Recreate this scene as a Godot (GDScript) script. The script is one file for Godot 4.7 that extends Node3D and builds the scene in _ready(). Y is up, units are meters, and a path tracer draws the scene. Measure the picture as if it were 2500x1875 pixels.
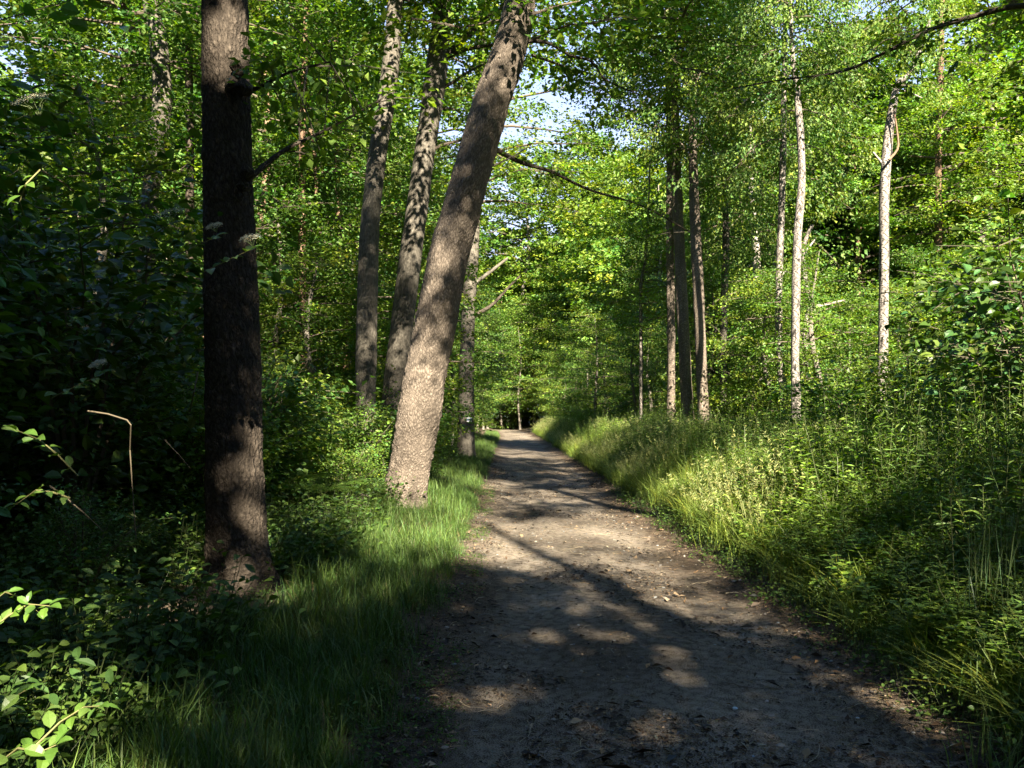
extends Node3D
# A straight forest path in early summer, low sun from behind the right shoulder.

const F := 823.0          # focal length in pixels of a 1024 x 768 picture
const EYE := 1.55         # camera height in metres
const TILT := 0.0377      # camera looks up by this angle
const SUN_TURN := 16.0    # degrees to the right of straight behind
const SUN_HIGH := 36.0    # degrees above the horizon

var rng := RandomNumberGenerator.new()
var lumps := FastNoiseLite.new()
var fine := FastNoiseLite.new()
var cells := FastNoiseLite.new()
var M := {}
var names := {}
var crowns := {}
var sun_from := Vector3.ZERO
var gap_rays: Array = []


class Buf:
	var v := PackedVector3Array()
	var c := PackedColorArray()
	var i := PackedInt32Array()

	func mesh() -> ArrayMesh:
		var a := []
		a.resize(Mesh.ARRAY_MAX)
		a[Mesh.ARRAY_VERTEX] = v
		a[Mesh.ARRAY_COLOR] = c
		a[Mesh.ARRAY_INDEX] = i
		var m := ArrayMesh.new()
		m.add_surface_from_arrays(Mesh.PRIMITIVE_TRIANGLES, a)
		return m


# ---------------------------------------------------------------- helpers
func numbered(called: String) -> String:
	var n: int = names.get(called, 0)
	names[called] = n + 1
	return called if n == 0 else "%s_%03d" % [called, n]


func tag(o: Node, label: String, category: String, group := "", kind := "") -> void:
	if label:
		o.set_meta("label", label)
	if category:
		o.set_meta("category", category)
	if group:
		o.set_meta("group", group)
	if kind:
		o.set_meta("kind", kind)


func thing(called: String, label: String, category: String, where: Vector3, group := "") -> Node3D:
	var o := Node3D.new()
	o.name = numbered(called)
	add_child(o)
	o.position = where
	tag(o, label, category, group)
	return o


func part(called: String, m: Mesh, mat: Material, parent: Node3D, where := Vector3.ZERO) -> MeshInstance3D:
	var o := MeshInstance3D.new()
	o.name = called
	o.mesh = m
	o.material_override = mat
	o.position = where
	parent.add_child(o, true)
	return o


func solo(called: String, m: Mesh, mat: Material) -> MeshInstance3D:
	var o := MeshInstance3D.new()
	o.name = numbered(called)
	o.mesh = m
	o.material_override = mat
	add_child(o)
	return o


func scatter(called: String, m: Mesh, mat: Material, rows: PackedFloat32Array) -> MultiMeshInstance3D:
	var mm := MultiMesh.new()
	mm.transform_format = MultiMesh.TRANSFORM_3D
	mm.use_colors = true
	mm.mesh = m
	mm.instance_count = rows.size() / 16
	mm.buffer = rows
	var o := MultiMeshInstance3D.new()
	o.name = numbered(called)
	o.multimesh = mm
	o.material_override = mat
	add_child(o)
	o.set_meta("kind", "stuff")
	return o


func put(rows: PackedFloat32Array, where: Vector3, turn: float, sc: Vector3, col: Color, lean := 0.0) -> void:
	var b := Basis(Vector3.UP, turn)
	if lean != 0.0:
		b = Basis(Vector3(cos(turn * 7.3), 0, sin(turn * 7.3)), lean) * b
	b = b * Basis.from_scale(sc)
	rows.append_array(PackedFloat32Array([b.x.x, b.y.x, b.z.x, where.x, b.x.y, b.y.y, b.z.y, where.y, b.x.z, b.y.z, b.z.z, where.z, col.r, col.g, col.b, 1.0]))


func rnd(a: float, b: float) -> float:
	return rng.randf_range(a, b)


func gs(s := 1.0) -> float:
	return rng.randfn(0.0, s)


func at(u: float, v: float, d: float) -> Vector3:
	# the point seen at a picture position, d metres ahead
	var yc := (384.0 - v) / F
	var t := d / (cos(TILT) - yc * sin(TILT))
	return Vector3((u - 512.0) / F * t, EYE + t * (yc * cos(TILT) + sin(TILT)), -d)


# ---------------------------------------------------------------- the ground
func mid(d: float) -> float:
	var far: float = maxf(0.0, d - 55.0)
	return 0.85 - 0.006 * d - 0.0009 * far * far


func half(d: float, side: float) -> float:
	return 1.42 + 0.10 * lumps.get_noise_2d(d * 9.0, side * 400.0) + 0.07 * lumps.get_noise_2d(d * 37.0, side * 900.0)


func path_y(s: float, d: float) -> float:
	var y := 0.012 * lumps.get_noise_2d(s * 40.0, d * 14.0) + 0.006 * fine.get_noise_2d(s * 30.0, d * 30.0)
	y -= 0.028 * exp(-pow((s + 0.72) / 0.24, 2.0)) + 0.028 * exp(-pow((s - 0.75) / 0.26, 2.0))
	y += 0.05 * smoothstep(1.0, 1.7, absf(s))
	return y


func ground_y(x: float, d: float) -> float:
	var s := x - mid(d)
	var e := absf(s) - half(d, signf(s))
	if e < -0.12:
		return path_y(s, d) - 0.07
	var up := smoothstep(-0.12, 0.10, e)
	var y := path_y(clampf(s, -1.7, 1.7), d) - 0.07 * (1.0 - up)
	y += up * (0.02 + 0.05 * (0.5 + lumps.get_noise_2d(x * 22.0, d * 22.0)))
	if s > 0.0:
		y += 0.13 * smoothstep(0.05, 1.3, e)
	else:
		y += 0.09 * smoothstep(0.0, 1.2, e)
	y += up * 0.10 * lumps.get_noise_2d(x * 6.0 + 50.0, d * 6.0) * smoothstep(0.5, 4.0, e)
	return y


func on_ground(x: float, d: float) -> Vector3:
	return Vector3(x, ground_y(x, d), -d)


# a sheet of cols x rows points with smooth normals; wrap joins the last column to the first
func grid(v: PackedVector3Array, uv: PackedVector2Array, col: PackedColorArray, cols: int, rows: int, wrap := false) -> ArrayMesh:
	var n := PackedVector3Array()
	n.resize(v.size())
	for r in rows:
		for k in cols:
			var l := k - 1
			var q := k + 1
			if wrap:
				l = cols - 2 if k == 0 else l
				q = 1 if k == cols - 1 else q
			else:
				l = maxi(l, 0)
				q = mini(q, cols - 1)
			var du := v[r * cols + q] - v[r * cols + l]
			var dv := v[mini(r + 1, rows - 1) * cols + k] - v[maxi(r - 1, 0) * cols + k]
			n[r * cols + k] = dv.cross(du).normalized()
	var ix := PackedInt32Array()
	for r in rows - 1:
		for k in cols - 1:
			var a := r * cols + k
			ix.append_array(PackedInt32Array([a, a + 1, a + cols, a + 1, a + cols + 1, a + cols]))
	var arr := []
	arr.resize(Mesh.ARRAY_MAX)
	arr[Mesh.ARRAY_VERTEX] = v
	arr[Mesh.ARRAY_NORMAL] = n
	arr[Mesh.ARRAY_TEX_UV] = uv
	arr[Mesh.ARRAY_COLOR] = col
	arr[Mesh.ARRAY_INDEX] = ix
	var m := ArrayMesh.new()
	m.add_surface_from_arrays(Mesh.PRIMITIVE_TRIANGLES, arr)
	return m


func steps(from: float, to: float, first: float, grow: float) -> PackedFloat32Array:
	var out := PackedFloat32Array([from])
	var x := from
	var st := first
	while x < to:
		x += st
		st *= grow
		out.append(x)
	return out


func build_ground() -> void:
	var xs := PackedFloat32Array()
	var left := steps(3.6, 320.0, 0.12, 1.09)
	for k in range(left.size() - 1, -1, -1):
		xs.append(-left[k])
	var x := -3.5
	while x < 4.4:
		xs.append(x)
		x += 0.09
	for q in steps(4.45, 320.0, 0.12, 1.09):
		xs.append(q)
	var ds := PackedFloat32Array()
	var far := steps(1.0, 330.0, 0.10, 1.018)
	for k in range(far.size() - 1, -1, -1):
		ds.append(far[k])
	for q in steps(-0.9 + 1.6, 200.0, 0.5, 1.10):
		ds.append(-q + 0.4)
	var v := PackedVector3Array()
	var uv := PackedVector2Array()
	var col := PackedColorArray()
	for d in ds:
		for q in xs:
			v.append(on_ground(q, d))
			uv.append(Vector2(q, d) / 1.3)
			var t := 0.5 + 0.7 * lumps.get_noise_2d(q * 30.0, d * 30.0)
			col.append(Color(0.085, 0.065, 0.045).lerp(Color(0.15, 0.115, 0.075), clampf(t, 0.0, 1.0)))
	var g := solo("ground", grid(v, uv, col, xs.size(), ds.size()), M.soil)
	tag(g, "dark woodland soil under the plants on both sides of the path", "ground", "", "structure")

	# the path, a sheet of its own that dips under the verges at both edges
	v = PackedVector3Array()
	uv = PackedVector2Array()
	col = PackedColorArray()
	var dd := PackedFloat32Array()
	far = steps(1.2, 130.0, 0.045, 1.010)
	for k in range(far.size() - 1, -1, -1):
		dd.append(far[k])
	for k in range(1, 40):
		dd.append(1.2 - k * 0.4)
	var cols := 61
	for d in dd:
		for k in cols:
			var s := -1.75 + 3.5 * k / (cols - 1.0)
			var px := mid(d) + s
			var y := path_y(s, d) - 0.10 * smoothstep(1.62, 1.75, absf(s))
			v.append(Vector3(px, y, -d))
			uv.append(Vector2(px, d) / 1.1)
			var edge := smoothstep(0.85, 1.45, absf(s) + 0.35 * lumps.get_noise_2d(px * 20.0, d * 12.0))
			if s > 0.0:
				edge = smoothstep(0.75, 1.25, s + 0.4 * lumps.get_noise_2d(px * 20.0, d * 9.0))
			var t := 0.5 + 0.55 * lumps.get_noise_2d(px * 25.0 + 300.0, d * 18.0) + 0.75 * fine.get_noise_2d(px * 7.0, d * 5.0)
			var c := Color(0.112, 0.092, 0.070).lerp(Color(0.285, 0.242, 0.188), clampf(t, 0.0, 1.0))
			var litter := Color(0.060, 0.044, 0.031).lerp(Color(0.14, 0.102, 0.068), clampf(0.5 + fine.get_noise_2d(px * 22.0, d * 22.0), 0.0, 1.0))
			col.append(c.lerp(litter, edge))
	var p := solo("path", grid(v, uv, col, cols, dd.size()), M.dirt)
	tag(p, "trodden earth path running straight into the wood", "path", "", "structure")


# ---------------------------------------------------------------- materials
func picture(im: Image, stops: Array) -> ImageTexture:
	var d := im.get_data()
	var out := PackedByteArray()
	out.resize(d.size() * 3)
	var n := stops.size() - 1
	var lut := []
	for k in 256:
		var t := k / 255.0 * n
		var a := mini(int(t), n - 1)
		var c: Color = stops[a].lerp(stops[a + 1], t - a)
		lut.append(c.linear_to_srgb())
	for k in d.size():
		var c: Color = lut[d[k]]
		out[k * 3] = int(c.r * 255.0)
		out[k * 3 + 1] = int(c.g * 255.0)
		out[k * 3 + 2] = int(c.b * 255.0)
	return ImageTexture.create_from_image(Image.create_from_data(im.get_width(), im.get_height(), false, Image.FORMAT_RGB8, out))


func noise_image(kind: int, freq: float, octaves: int, sd: int, size := 512) -> Image:
	var n := FastNoiseLite.new()
	n.seed = sd
	n.noise_type = kind
	n.frequency = freq
	n.fractal_octaves = octaves
	if kind == FastNoiseLite.TYPE_CELLULAR:
		n.cellular_return_type = FastNoiseLite.RETURN_DISTANCE2_SUB
		n.cellular_jitter = 1.0
		n.domain_warp_enabled = true
		n.domain_warp_amplitude = 22.0
		n.domain_warp_frequency = 0.02
	var im := n.get_seamless_image(size, size, false, false, 0.12, true)
	im.convert(Image.FORMAT_L8)
	return im


func blend(a: Image, b: Image, t: float, gain := 1.0) -> Image:
	var x := a.get_data()
	var y := b.get_data()
	for k in x.size():
		x[k] = clampi(int((x[k] * (1.0 - t) + y[k] * t - 128.0) * gain + 128.0), 0, 255)
	return Image.create_from_data(a.get_width(), a.get_height(), false, Image.FORMAT_L8, x)


func bark(im: Image, stops: Array, relief: float) -> StandardMaterial3D:
	var m := StandardMaterial3D.new()
	m.albedo_texture = picture(im, stops)
	m.roughness = 0.92
	m.metallic_specular = 0.25
	m.heightmap_enabled = true
	m.heightmap_texture = ImageTexture.create_from_image(im)
	m.heightmap_scale = relief
	m.vertex_color_use_as_albedo = true
	return m


func leafy(tint: Color, through: Color, rough := 0.5) -> StandardMaterial3D:
	var m := StandardMaterial3D.new()
	m.albedo_color = tint
	m.vertex_color_use_as_albedo = true
	m.roughness = rough
	m.metallic_specular = 0.4
	m.backlight_enabled = true
	m.backlight = through
	m.cull_mode = BaseMaterial3D.CULL_DISABLED
	return m


func matte(rough := 0.9) -> StandardMaterial3D:
	var m := StandardMaterial3D.new()
	m.vertex_color_use_as_albedo = true
	m.roughness = rough
	m.metallic_specular = 0.25
	return m


func build_materials() -> void:
	var fbm := FastNoiseLite.TYPE_SIMPLEX_SMOOTH
	var plates := noise_image(FastNoiseLite.TYPE_CELLULAR, 0.022, 1, 11)
	var small := noise_image(fbm, 0.05, 4, 5)
	var mixed := blend(plates, small, 0.45)
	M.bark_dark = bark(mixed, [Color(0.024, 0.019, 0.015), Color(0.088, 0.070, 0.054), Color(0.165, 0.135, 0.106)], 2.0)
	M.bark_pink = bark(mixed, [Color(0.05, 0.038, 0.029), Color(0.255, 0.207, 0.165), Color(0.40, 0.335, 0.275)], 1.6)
	var smooth := blend(noise_image(fbm, 0.018, 5, 8), plates, 0.25)
	M.bark_grey = bark(smooth, [Color(0.06, 0.053, 0.043), Color(0.17, 0.15, 0.122), Color(0.27, 0.24, 0.20)], 0.8)
	M.bark_pine = bark(mixed, [Color(0.07, 0.042, 0.03), Color(0.25, 0.16, 0.105), Color(0.36, 0.25, 0.175)], 1.0)
	# birch: pale with short dark bands
	var bands := noise_image(fbm, 0.03, 3, 21)
	M.bark_birch = bark(blend(bands, bands, 0.0, 1.7), [Color(0.04, 0.036, 0.032), Color(0.05, 0.045, 0.04), Color(0.25, 0.215, 0.185), Color(0.47, 0.415, 0.365), Color(0.44, 0.39, 0.345), Color(0.50, 0.45, 0.40)], 0.4)
	M.bark_birch.uv1_scale = Vector3(0.5, 3.0, 1)
	M.twig = matte()
	M.leaf = leafy(Color.WHITE, Color(0.93, 0.98, 0.42))
	M.leaf_gloss = leafy(Color.WHITE, Color(0.80, 0.86, 0.36), 0.42)
	M.grass = leafy(Color.WHITE, Color(0.80, 0.86, 0.40), 0.55)
	M.flower = leafy(Color.WHITE, Color(0.6, 0.6, 0.5), 0.8)
	# soil and trodden earth: grain from fine noise over the vertex tones
	var grain := blend(noise_image(fbm, 0.09, 5, 31, 1024), noise_image(fbm, 0.012, 4, 32, 1024), 0.35, 1.9)
	M.dirt = bark(grain, [Color(0.12, 0.105, 0.09), Color(0.34, 0.31, 0.28), Color(0.80, 0.79, 0.78), Color(1, 1, 1), Color(1.0, 1.0, 1.0)], 1.6)
	M.soil = bark(grain, [Color(0.4, 0.38, 0.35), Color(0.8, 0.8, 0.8), Color(1, 1, 1)], 1.5)
	M.paint_white = matte(0.7)
	M.paint_white.albedo_color = Color(0.85, 0.86, 0.86).linear_to_srgb()
	M.paint_blue = matte(0.7)
	M.paint_blue.albedo_color = Color(0.05, 0.10, 0.18).linear_to_srgb()


# ---------------------------------------------------------------- small shapes
func leaf(b: Buf, p: Vector3, d: Vector3, up: Vector3, l: float, w: float, c: Color) -> void:
	var s := d.cross(up).normalized()
	var n := s.cross(d)
	var k := b.v.size()
	var m := p + d * (l * 0.44) + n * (w * 0.16)
	b.v.append(p)
	b.v.append(m - s * (w * 0.5))
	b.v.append(m + s * (w * 0.5))
	b.v.append(p + d * l - n * (l * 0.08))
	for q in 4:
		b.c.append(c)
	b.i.append_array(PackedInt32Array([k, k + 1, k + 3, k, k + 3, k + 2]))


# an oval leaf with a pointed tip and a folded midrib
func leaf_oval(b: Buf, p: Vector3, d: Vector3, up: Vector3, l: float, w: float, c: Color) -> void:
	var s := d.cross(up).normalized()
	var n := s.cross(d)
	var k := b.v.size()
	var prof := [[0.0, 0.0, 0.0], [0.22, 0.40, 0.02], [0.5, 0.5, 0.03], [0.78, 0.30, -0.01], [1.0, 0.0, -0.10]]
	for q in prof:
		var m: Vector3 = p + d * (l * q[0]) + n * (l * q[2])
		b.v.append(m - s * (w * q[1]) + n * (w * q[1] * 0.35))
		b.v.append(m)
		b.v.append(m + s * (w * q[1]) + n * (w * q[1] * 0.35))
	for q in 15:
		b.c.append(c)
	for r in 4:
		var a := k + r * 3
		b.i.append_array(PackedInt32Array([a, a + 1, a + 4, a, a + 4, a + 3, a + 1, a + 2, a + 5, a + 1, a + 5, a + 4]))


func rod(b: Buf, pts: PackedVector3Array, r0: float, r1: float, sides: int, c: Color) -> void:
	var k := b.v.size()
	var n := pts.size()
	for j in n:
		var t := pts[mini(j + 1, n - 1)] - pts[maxi(j - 1, 0)]
		t = t.normalized()
		var sx := t.cross(Vector3(0.31, 0.2, 0.93)).normalized()
		var sy := t.cross(sx)
		var r := lerpf(r0, r1, j / float(n - 1))
		for q in sides:
			var a := TAU * q / sides
			b.v.append(pts[j] + sx * (cos(a) * r) + sy * (sin(a) * r))
			b.c.append(c)
	for j in n - 1:
		for q in sides:
			var a := k + j * sides + q
			var e := k + j * sides + (q + 1) % sides
			b.i.append_array(PackedInt32Array([a, a + sides, e, e, a + sides, e + sides]))


func blade(b: Buf, p: Vector3, lean: Vector3, h: float, w: float, droop: float, c: Color, segs := 3) -> void:
	var side := Vector3(-lean.z, 0, lean.x).normalized()
	var k := b.v.size()
	for j in segs:
		var t := j / float(segs)
		var m := p + Vector3.UP * (h * (t - droop * t * t * 0.5)) + lean * (h * t * t)
		var ww := w * 0.5 * (1.0 - t * 0.6)
		b.v.append(m - side * ww)
		b.v.append(m + side * ww)
		b.c.append(c)
		b.c.append(c)
	b.v.append(p + Vector3.UP * (h * (1.0 - droop * 0.5)) + lean * h)
	b.c.append(c)
	for j in segs - 1:
		var a := k + j * 2
		b.i.append_array(PackedInt32Array([a, a + 1, a + 2, a + 1, a + 3, a + 2]))
	var z := k + (segs - 1) * 2
	b.i.append_array(PackedInt32Array([z, z + 1, z + 2]))


func tone(c: Color, spread := 0.25) -> Color:
	var k := exp(gs(spread))
	var y := gs(0.12)
	return Color(clampf(c.r * k * (1.0 + y), 0, 1), clampf(c.g * k, 0, 1), clampf(c.b * k * (1.0 - y), 0, 1))


# ---------------------------------------------------------------- trunks
func along(pts: Array, t: float) -> Vector3:
	var n := pts.size()
	var f := clampf(t, 0.0, 1.0) * (n - 1)
	var k := mini(int(f), n - 2)
	var u := f - k
	var p0: Vector3 = pts[maxi(k - 1, 0)]
	var p1: Vector3 = pts[k]
	var p2: Vector3 = pts[k + 1]
	var p3: Vector3 = pts[mini(k + 2, n - 1)]
	return 0.5 * (2.0 * p1 + (p2 - p0) * u + (2.0 * p0 - 5.0 * p1 + 4.0 * p2 - p3) * u * u + (3.0 * p1 - p0 - 3.0 * p2 + p3) * u * u * u)


func along_r(rs: Array, t: float) -> float:
	var f := clampf(t, 0.0, 1.0) * (rs.size() - 1)
	var k := mini(int(f), rs.size() - 2)
	return lerpf(rs[k], rs[k + 1], f - k)


# a trunk through points (relative to its base); plates > 0 raises real bark ridges
func trunk(pts: Array, rs: Array, sides: int, ring: float, wobble: float, plates := 0.0, flare := 0.5, sd := 0, tile := 0.45, scars := false) -> ArrayMesh:
	var total := 0.0
	for k in pts.size() - 1:
		total += (pts[k + 1] - pts[k]).length()
	var rows := maxi(4, int(total / ring))
	var v := PackedVector3Array()
	var uv := PackedVector2Array()
	var col := PackedColorArray()
	var reps := maxf(1.0, roundf(TAU * along_r(rs, 0.3) / tile))
	for r in rows + 1:
		var t := r / float(rows)
		var p := along(pts, t)
		var ax := (along(pts, minf(t + 0.01, 1.0)) - along(pts, maxf(t - 0.01, 0.0))).normalized()
		var sx := (Vector3.RIGHT - ax * ax.dot(Vector3.RIGHT)).normalized()
		var sz := sx.cross(ax)
		var y := t * total
		var rad := along_r(rs, t)
		for q in sides + 1:
			var a := TAU * (q % sides) / sides
			var ca := cos(a)
			var sa := sin(a)
			var k := 1.0 + wobble * lumps.get_noise_3d(ca * 22.0 + sd * 31.0, sa * 22.0, y * 22.0)
			k += flare * exp(-y / 0.36) * (0.75 + 0.9 * lumps.get_noise_2d(a * 0.0 + ca * 60.0 + sd * 17.0, sa * 60.0))
			var e := rad * k
			var shade := 1.0
			if plates > 0.0:
				var ww := 0.09 * lumps.get_noise_3d(ca * rad * 260.0, sa * rad * 260.0, y * 120.0)
				var h := cells.get_noise_3d(ca * (rad + 0.05) * 720.0 + ww * 700.0 + sd * 700.0, y * 150.0 + ww * 300.0, sa * (rad + 0.05) * 720.0 + ww * 700.0)
				h = clampf((h + 0.95) * 1.6, 0.0, 1.0)
				e += plates * (h - 0.6) + plates * 0.22 * fine.get_noise_3d(ca * rad * 300.0, y * 160.0, sa * rad * 300.0)
				shade = 0.55 + 0.45 * h
			v.append(p + sx * (ca * e) + sz * (sa * e))
			uv.append(Vector2(reps * q / sides, y / 0.9))
			var tonal := 0.9 + 0.35 * lumps.get_noise_3d(ca * 30.0, sa * 30.0 + sd * 9.0, y * 30.0)
			if scars:
				var dash := fine.get_noise_3d(ca * 16.0 + sd * 13.0, y * 62.0, sa * 16.0) + 0.25 * lumps.get_noise_3d(ca * 40.0, y * 20.0, sa * 40.0 + sd)
				tonal *= 1.0 - 0.88 * smoothstep(0.20, 0.34, dash)
			col.append(Color(shade * tonal, shade * tonal, shade * tonal * 0.98))
	return grid(v, uv, col, sides + 1, rows + 1, true)


# ---------------------------------------------------------------- crowns
func far_from_gaps(p: Vector3) -> bool:
	for g in gap_rays:
		var a: Vector3 = p - g[0]
		var q: Vector3 = a - sun_from * a.dot(sun_from)
		if q.length_squared() < g[1]:
			return false
	return true


# leaf clumps on limbs that leave an axis of height h; gives [leaves, limbs]
func make_crown(sd: int, r: float, h: float, limbs: int, clumps: int, leaves: int, l: float, w: float, c: Color, opt := {}) -> Array:
	rng.seed = sd
	var b := Buf.new()
	var tw := Buf.new()
	var droop: float = opt.get("droop", 0.0)
	var low: float = opt.get("low", 0.0)       # how far down the axis limbs start, of h
	var size: float = opt.get("clump", 0.5)
	var oval: bool = opt.get("oval", false)
	var where: Vector3 = opt.get("world", Vector3.ZERO)
	var gaps: bool = opt.get("gaps", false)
	var wood := Color(0.10, 0.08, 0.06)
	for q in limbs:
		var t := low + (1.0 - low) * (q + rng.randf()) / limbs
		var yaw := q * 2.399 + gs(0.4)
		var reach := r * sqrt(maxf(0.06, 1.0 - pow((t - 0.42) / 0.62, 2.0))) * rnd(0.75, 1.12)
		var out := Vector3(cos(yaw), 0, sin(yaw))
		var rise := rnd(0.15, 0.55) * (0.4 + t)
		var p0 := Vector3(0, t * h * 0.86, 0)
		var pts := PackedVector3Array()
		for j in 5:
			var u := j / 4.0
			var side := Vector3(-out.z, 0, out.x) * gs(0.09) * reach * u
			pts.append(p0 + out * (reach * u) + Vector3.UP * (reach * (rise * u - (0.25 + droop) * u * u)) + side)
		rod(tw, pts, maxf(0.012, reach * 0.014), 0.006, 5, wood)
		for k in clumps:
			var u := pow(rng.randf(), 0.6) * 0.82 + 0.2
			var ip := clampf(u, 0, 1) * 4.0
			var j0 := mini(int(ip), 3)
			var on := pts[j0].lerp(pts[j0 + 1], ip - j0)
			var cc := on + Vector3(gs(0.26), gs(0.16) - droop * 0.3, gs(0.26)) * r * 0.5 * (0.4 + u)
			var tilt := Vector3(gs(0.25), 1, gs(0.25)).normalized()
			var lay := (out + Vector3(gs(0.6), gs(0.15) - droop, gs(0.6))).normalized()
			rod(tw, PackedVector3Array([on, on.lerp(cc, 0.6) + Vector3.UP * 0.03, cc + lay * size * 0.5]), 0.006, 0.002, 3, wood)
			var ct := tone(c, 0.16)
			for m in leaves:
				var p := cc + Vector3(gs(size * 0.55), gs(size * 0.2) - droop * rng.randf() * size * 1.6, gs(size * 0.55))
				if gaps and not far_from_gaps(p + where):
					continue
				var d := (lay * 0.7 + Vector3(gs(0.7), gs(0.3) - 0.15 - droop, gs(0.7))).normalized()
				var up := (tilt + Vector3(gs(0.55), 0, gs(0.55))).normalized()
				var z := rnd(0.5, 1.35)
				if oval:
					leaf_oval(b, p, d, up, l * z, w * z, tone(ct))
				else:
					leaf(b, p, d, up, l * z, w * z, tone(ct))
	return [b.mesh(), tw.mesh()]


func make_shrub(sd: int, r: float, h: float, stems: int, clumps: int, leaves: int, l: float, w: float, c: Color, opt := {}) -> Array:
	rng.seed = sd
	var b := Buf.new()
	var tw := Buf.new()
	var size: float = opt.get("clump", 0.28)
	var oval: bool = opt.get("oval", false)
	for q in stems:
		var yaw := q * 2.399 + gs(0.3)
		var out := Vector3(cos(yaw), 0, sin(yaw))
		var lean := rnd(0.15, 1.0) * r
		var top := h * rnd(0.65, 1.0) * (1.0 - 0.3 * lean / r)
		var pts := PackedVector3Array()
		for j in 6:
			var u := j / 5.0
			pts.append(out * (0.08 + lean * u * u) + Vector3(gs(0.05) * u, top * (u - 0.12 * u * u), gs(0.05) * u))
		rod(tw, pts, 0.014 + h * 0.003, 0.004, 4, Color(0.11, 0.09, 0.065))
		for k in clumps:
			var u := 0.12 + 0.9 * pow(rng.randf(), 0.75)
			var ip := clampf(u, 0, 1) * 5.0
			var j0 := mini(int(ip), 4)
			var on := pts[j0].lerp(pts[j0 + 1], ip - j0)
			var go := (out * 0.4 + Vector3(gs(0.8), 0.1 + gs(0.2), gs(0.8))).normalized()
			var cc := on + go * rnd(0.1, 0.45) * r
			rod(tw, PackedVector3Array([on, cc, cc + go * size * 0.6]), 0.005, 0.0015, 3, Color(0.10, 0.09, 0.06))
			var ct := tone(c, 0.18)
			var tilt := Vector3(gs(0.3), 1, gs(0.3)).normalized()
			for m in leaves:
				var p := cc + Vector3(gs(size * 0.6), gs(size * 0.3), gs(size * 0.6))
				var d := (go * 0.8 + Vector3(gs(0.7), gs(0.3) - 0.2, gs(0.7))).normalized()
				var up := (tilt + Vector3(gs(0.55), 0, gs(0.55))).normalized()
				var z := rnd(0.5, 1.35)
				if oval:
					leaf_oval(b, p, d, up, l * z, w * z, tone(ct))
				else:
					leaf(b, p, d, up, l * z, w * z, tone(ct))
	return [b.mesh(), tw.mesh()]


func build_crowns() -> void:
	var green := Color(0.112, 0.190, 0.030)
	var deep := Color(0.080, 0.150, 0.028)
	var fresh := Color(0.152, 0.230, 0.034)
	crowns.broad = [make_crown(101, 3.6, 8.0, 34, 11, 60, 0.125, 0.085, green, {"clump": 0.46}), make_crown(102, 3.3, 8.5, 34, 11, 60, 0.125, 0.085, deep, {"clump": 0.46}), make_crown(103, 3.9, 7.5, 34, 11, 60, 0.125, 0.085, fresh, {"clump": 0.46})]
	crowns.far = [make_crown(161, 3.6, 9.0, 34, 9, 40, 0.20, 0.14, green, {"clump": 0.42}), make_crown(162, 3.2, 10.0, 34, 9, 40, 0.20, 0.14, deep, {"clump": 0.42}), make_crown(163, 3.8, 8.5, 34, 9, 40, 0.20, 0.14, fresh, {"clump": 0.42})]
	crowns.birch = [make_crown(111, 2.4, 9.0, 34, 9, 62, 0.10, 0.07, Color(0.140, 0.212, 0.042), {"droop": 0.5, "clump": 0.42}), make_crown(112, 2.1, 9.5, 34, 9, 62, 0.10, 0.07, Color(0.118, 0.195, 0.038), {"droop": 0.5, "clump": 0.42})]
	crowns.small = [make_crown(121, 1.9, 5.6, 30, 8, 50, 0.09, 0.062, fresh, {"clump": 0.38}), make_crown(122, 2.1, 5.0, 30, 8, 50, 0.09, 0.062, green, {"clump": 0.38}), make_crown(123, 1.7, 6.2, 30, 8, 50, 0.09, 0.06, deep, {"clump": 0.38})]
	crowns.shrub = [make_shrub(131, 1.3, 2.4, 13, 11, 34, 0.085, 0.055, green), make_shrub(132, 1.1, 2.9, 12, 12, 34, 0.085, 0.055, fresh), make_shrub(133, 1.5, 2.0, 14, 10, 34, 0.08, 0.05, deep)]
	crowns.elder = [make_shrub(141, 1.5, 4.4, 13, 17, 17, 0.105, 0.055, deep, {"oval": true, "clump": 0.30}), make_shrub(142, 1.3, 3.8, 13, 17, 17, 0.10, 0.06, Color(0.055, 0.10, 0.022), {"oval": true, "clump": 0.28})]


# ---------------------------------------------------------------- trees
# foot and shape as picture positions at a depth: [[u, v, width in pixels], ...]
func stem_points(rows: Array, d: float, foot_v := -1.0, lean_d := 0.0) -> Array:
	var base := at(rows[0][0], rows[0][1], d)
	base.y = ground_y(base.x, d) - 0.05
	var pts := [Vector3.ZERO]
	var rs := [rows[0][2] * d / F * 0.5]
	for k in range(1, rows.size()):
		var q: Array = rows[k]
		var dk: float = d + lean_d * k
		pts.append(at(q[0], q[1], dk) - base)
		rs.append(q[2] * dk / F * 0.5)
	return [base, pts, rs]


func crown_on(t: Node3D, kind: String, n: int, where: Vector3, sc: float, turn: float, sy := 1.0) -> void:
	var pair: Array = crowns[kind][n % crowns[kind].size()]
	var a := part("crown", pair[0], M.leaf, t, where)
	var b := part("branches", pair[1], M.twig, t, where)
	for o in [a, b]:
		o.rotation.y = turn
		o.scale = Vector3(sc, sc * sy, sc)


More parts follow.
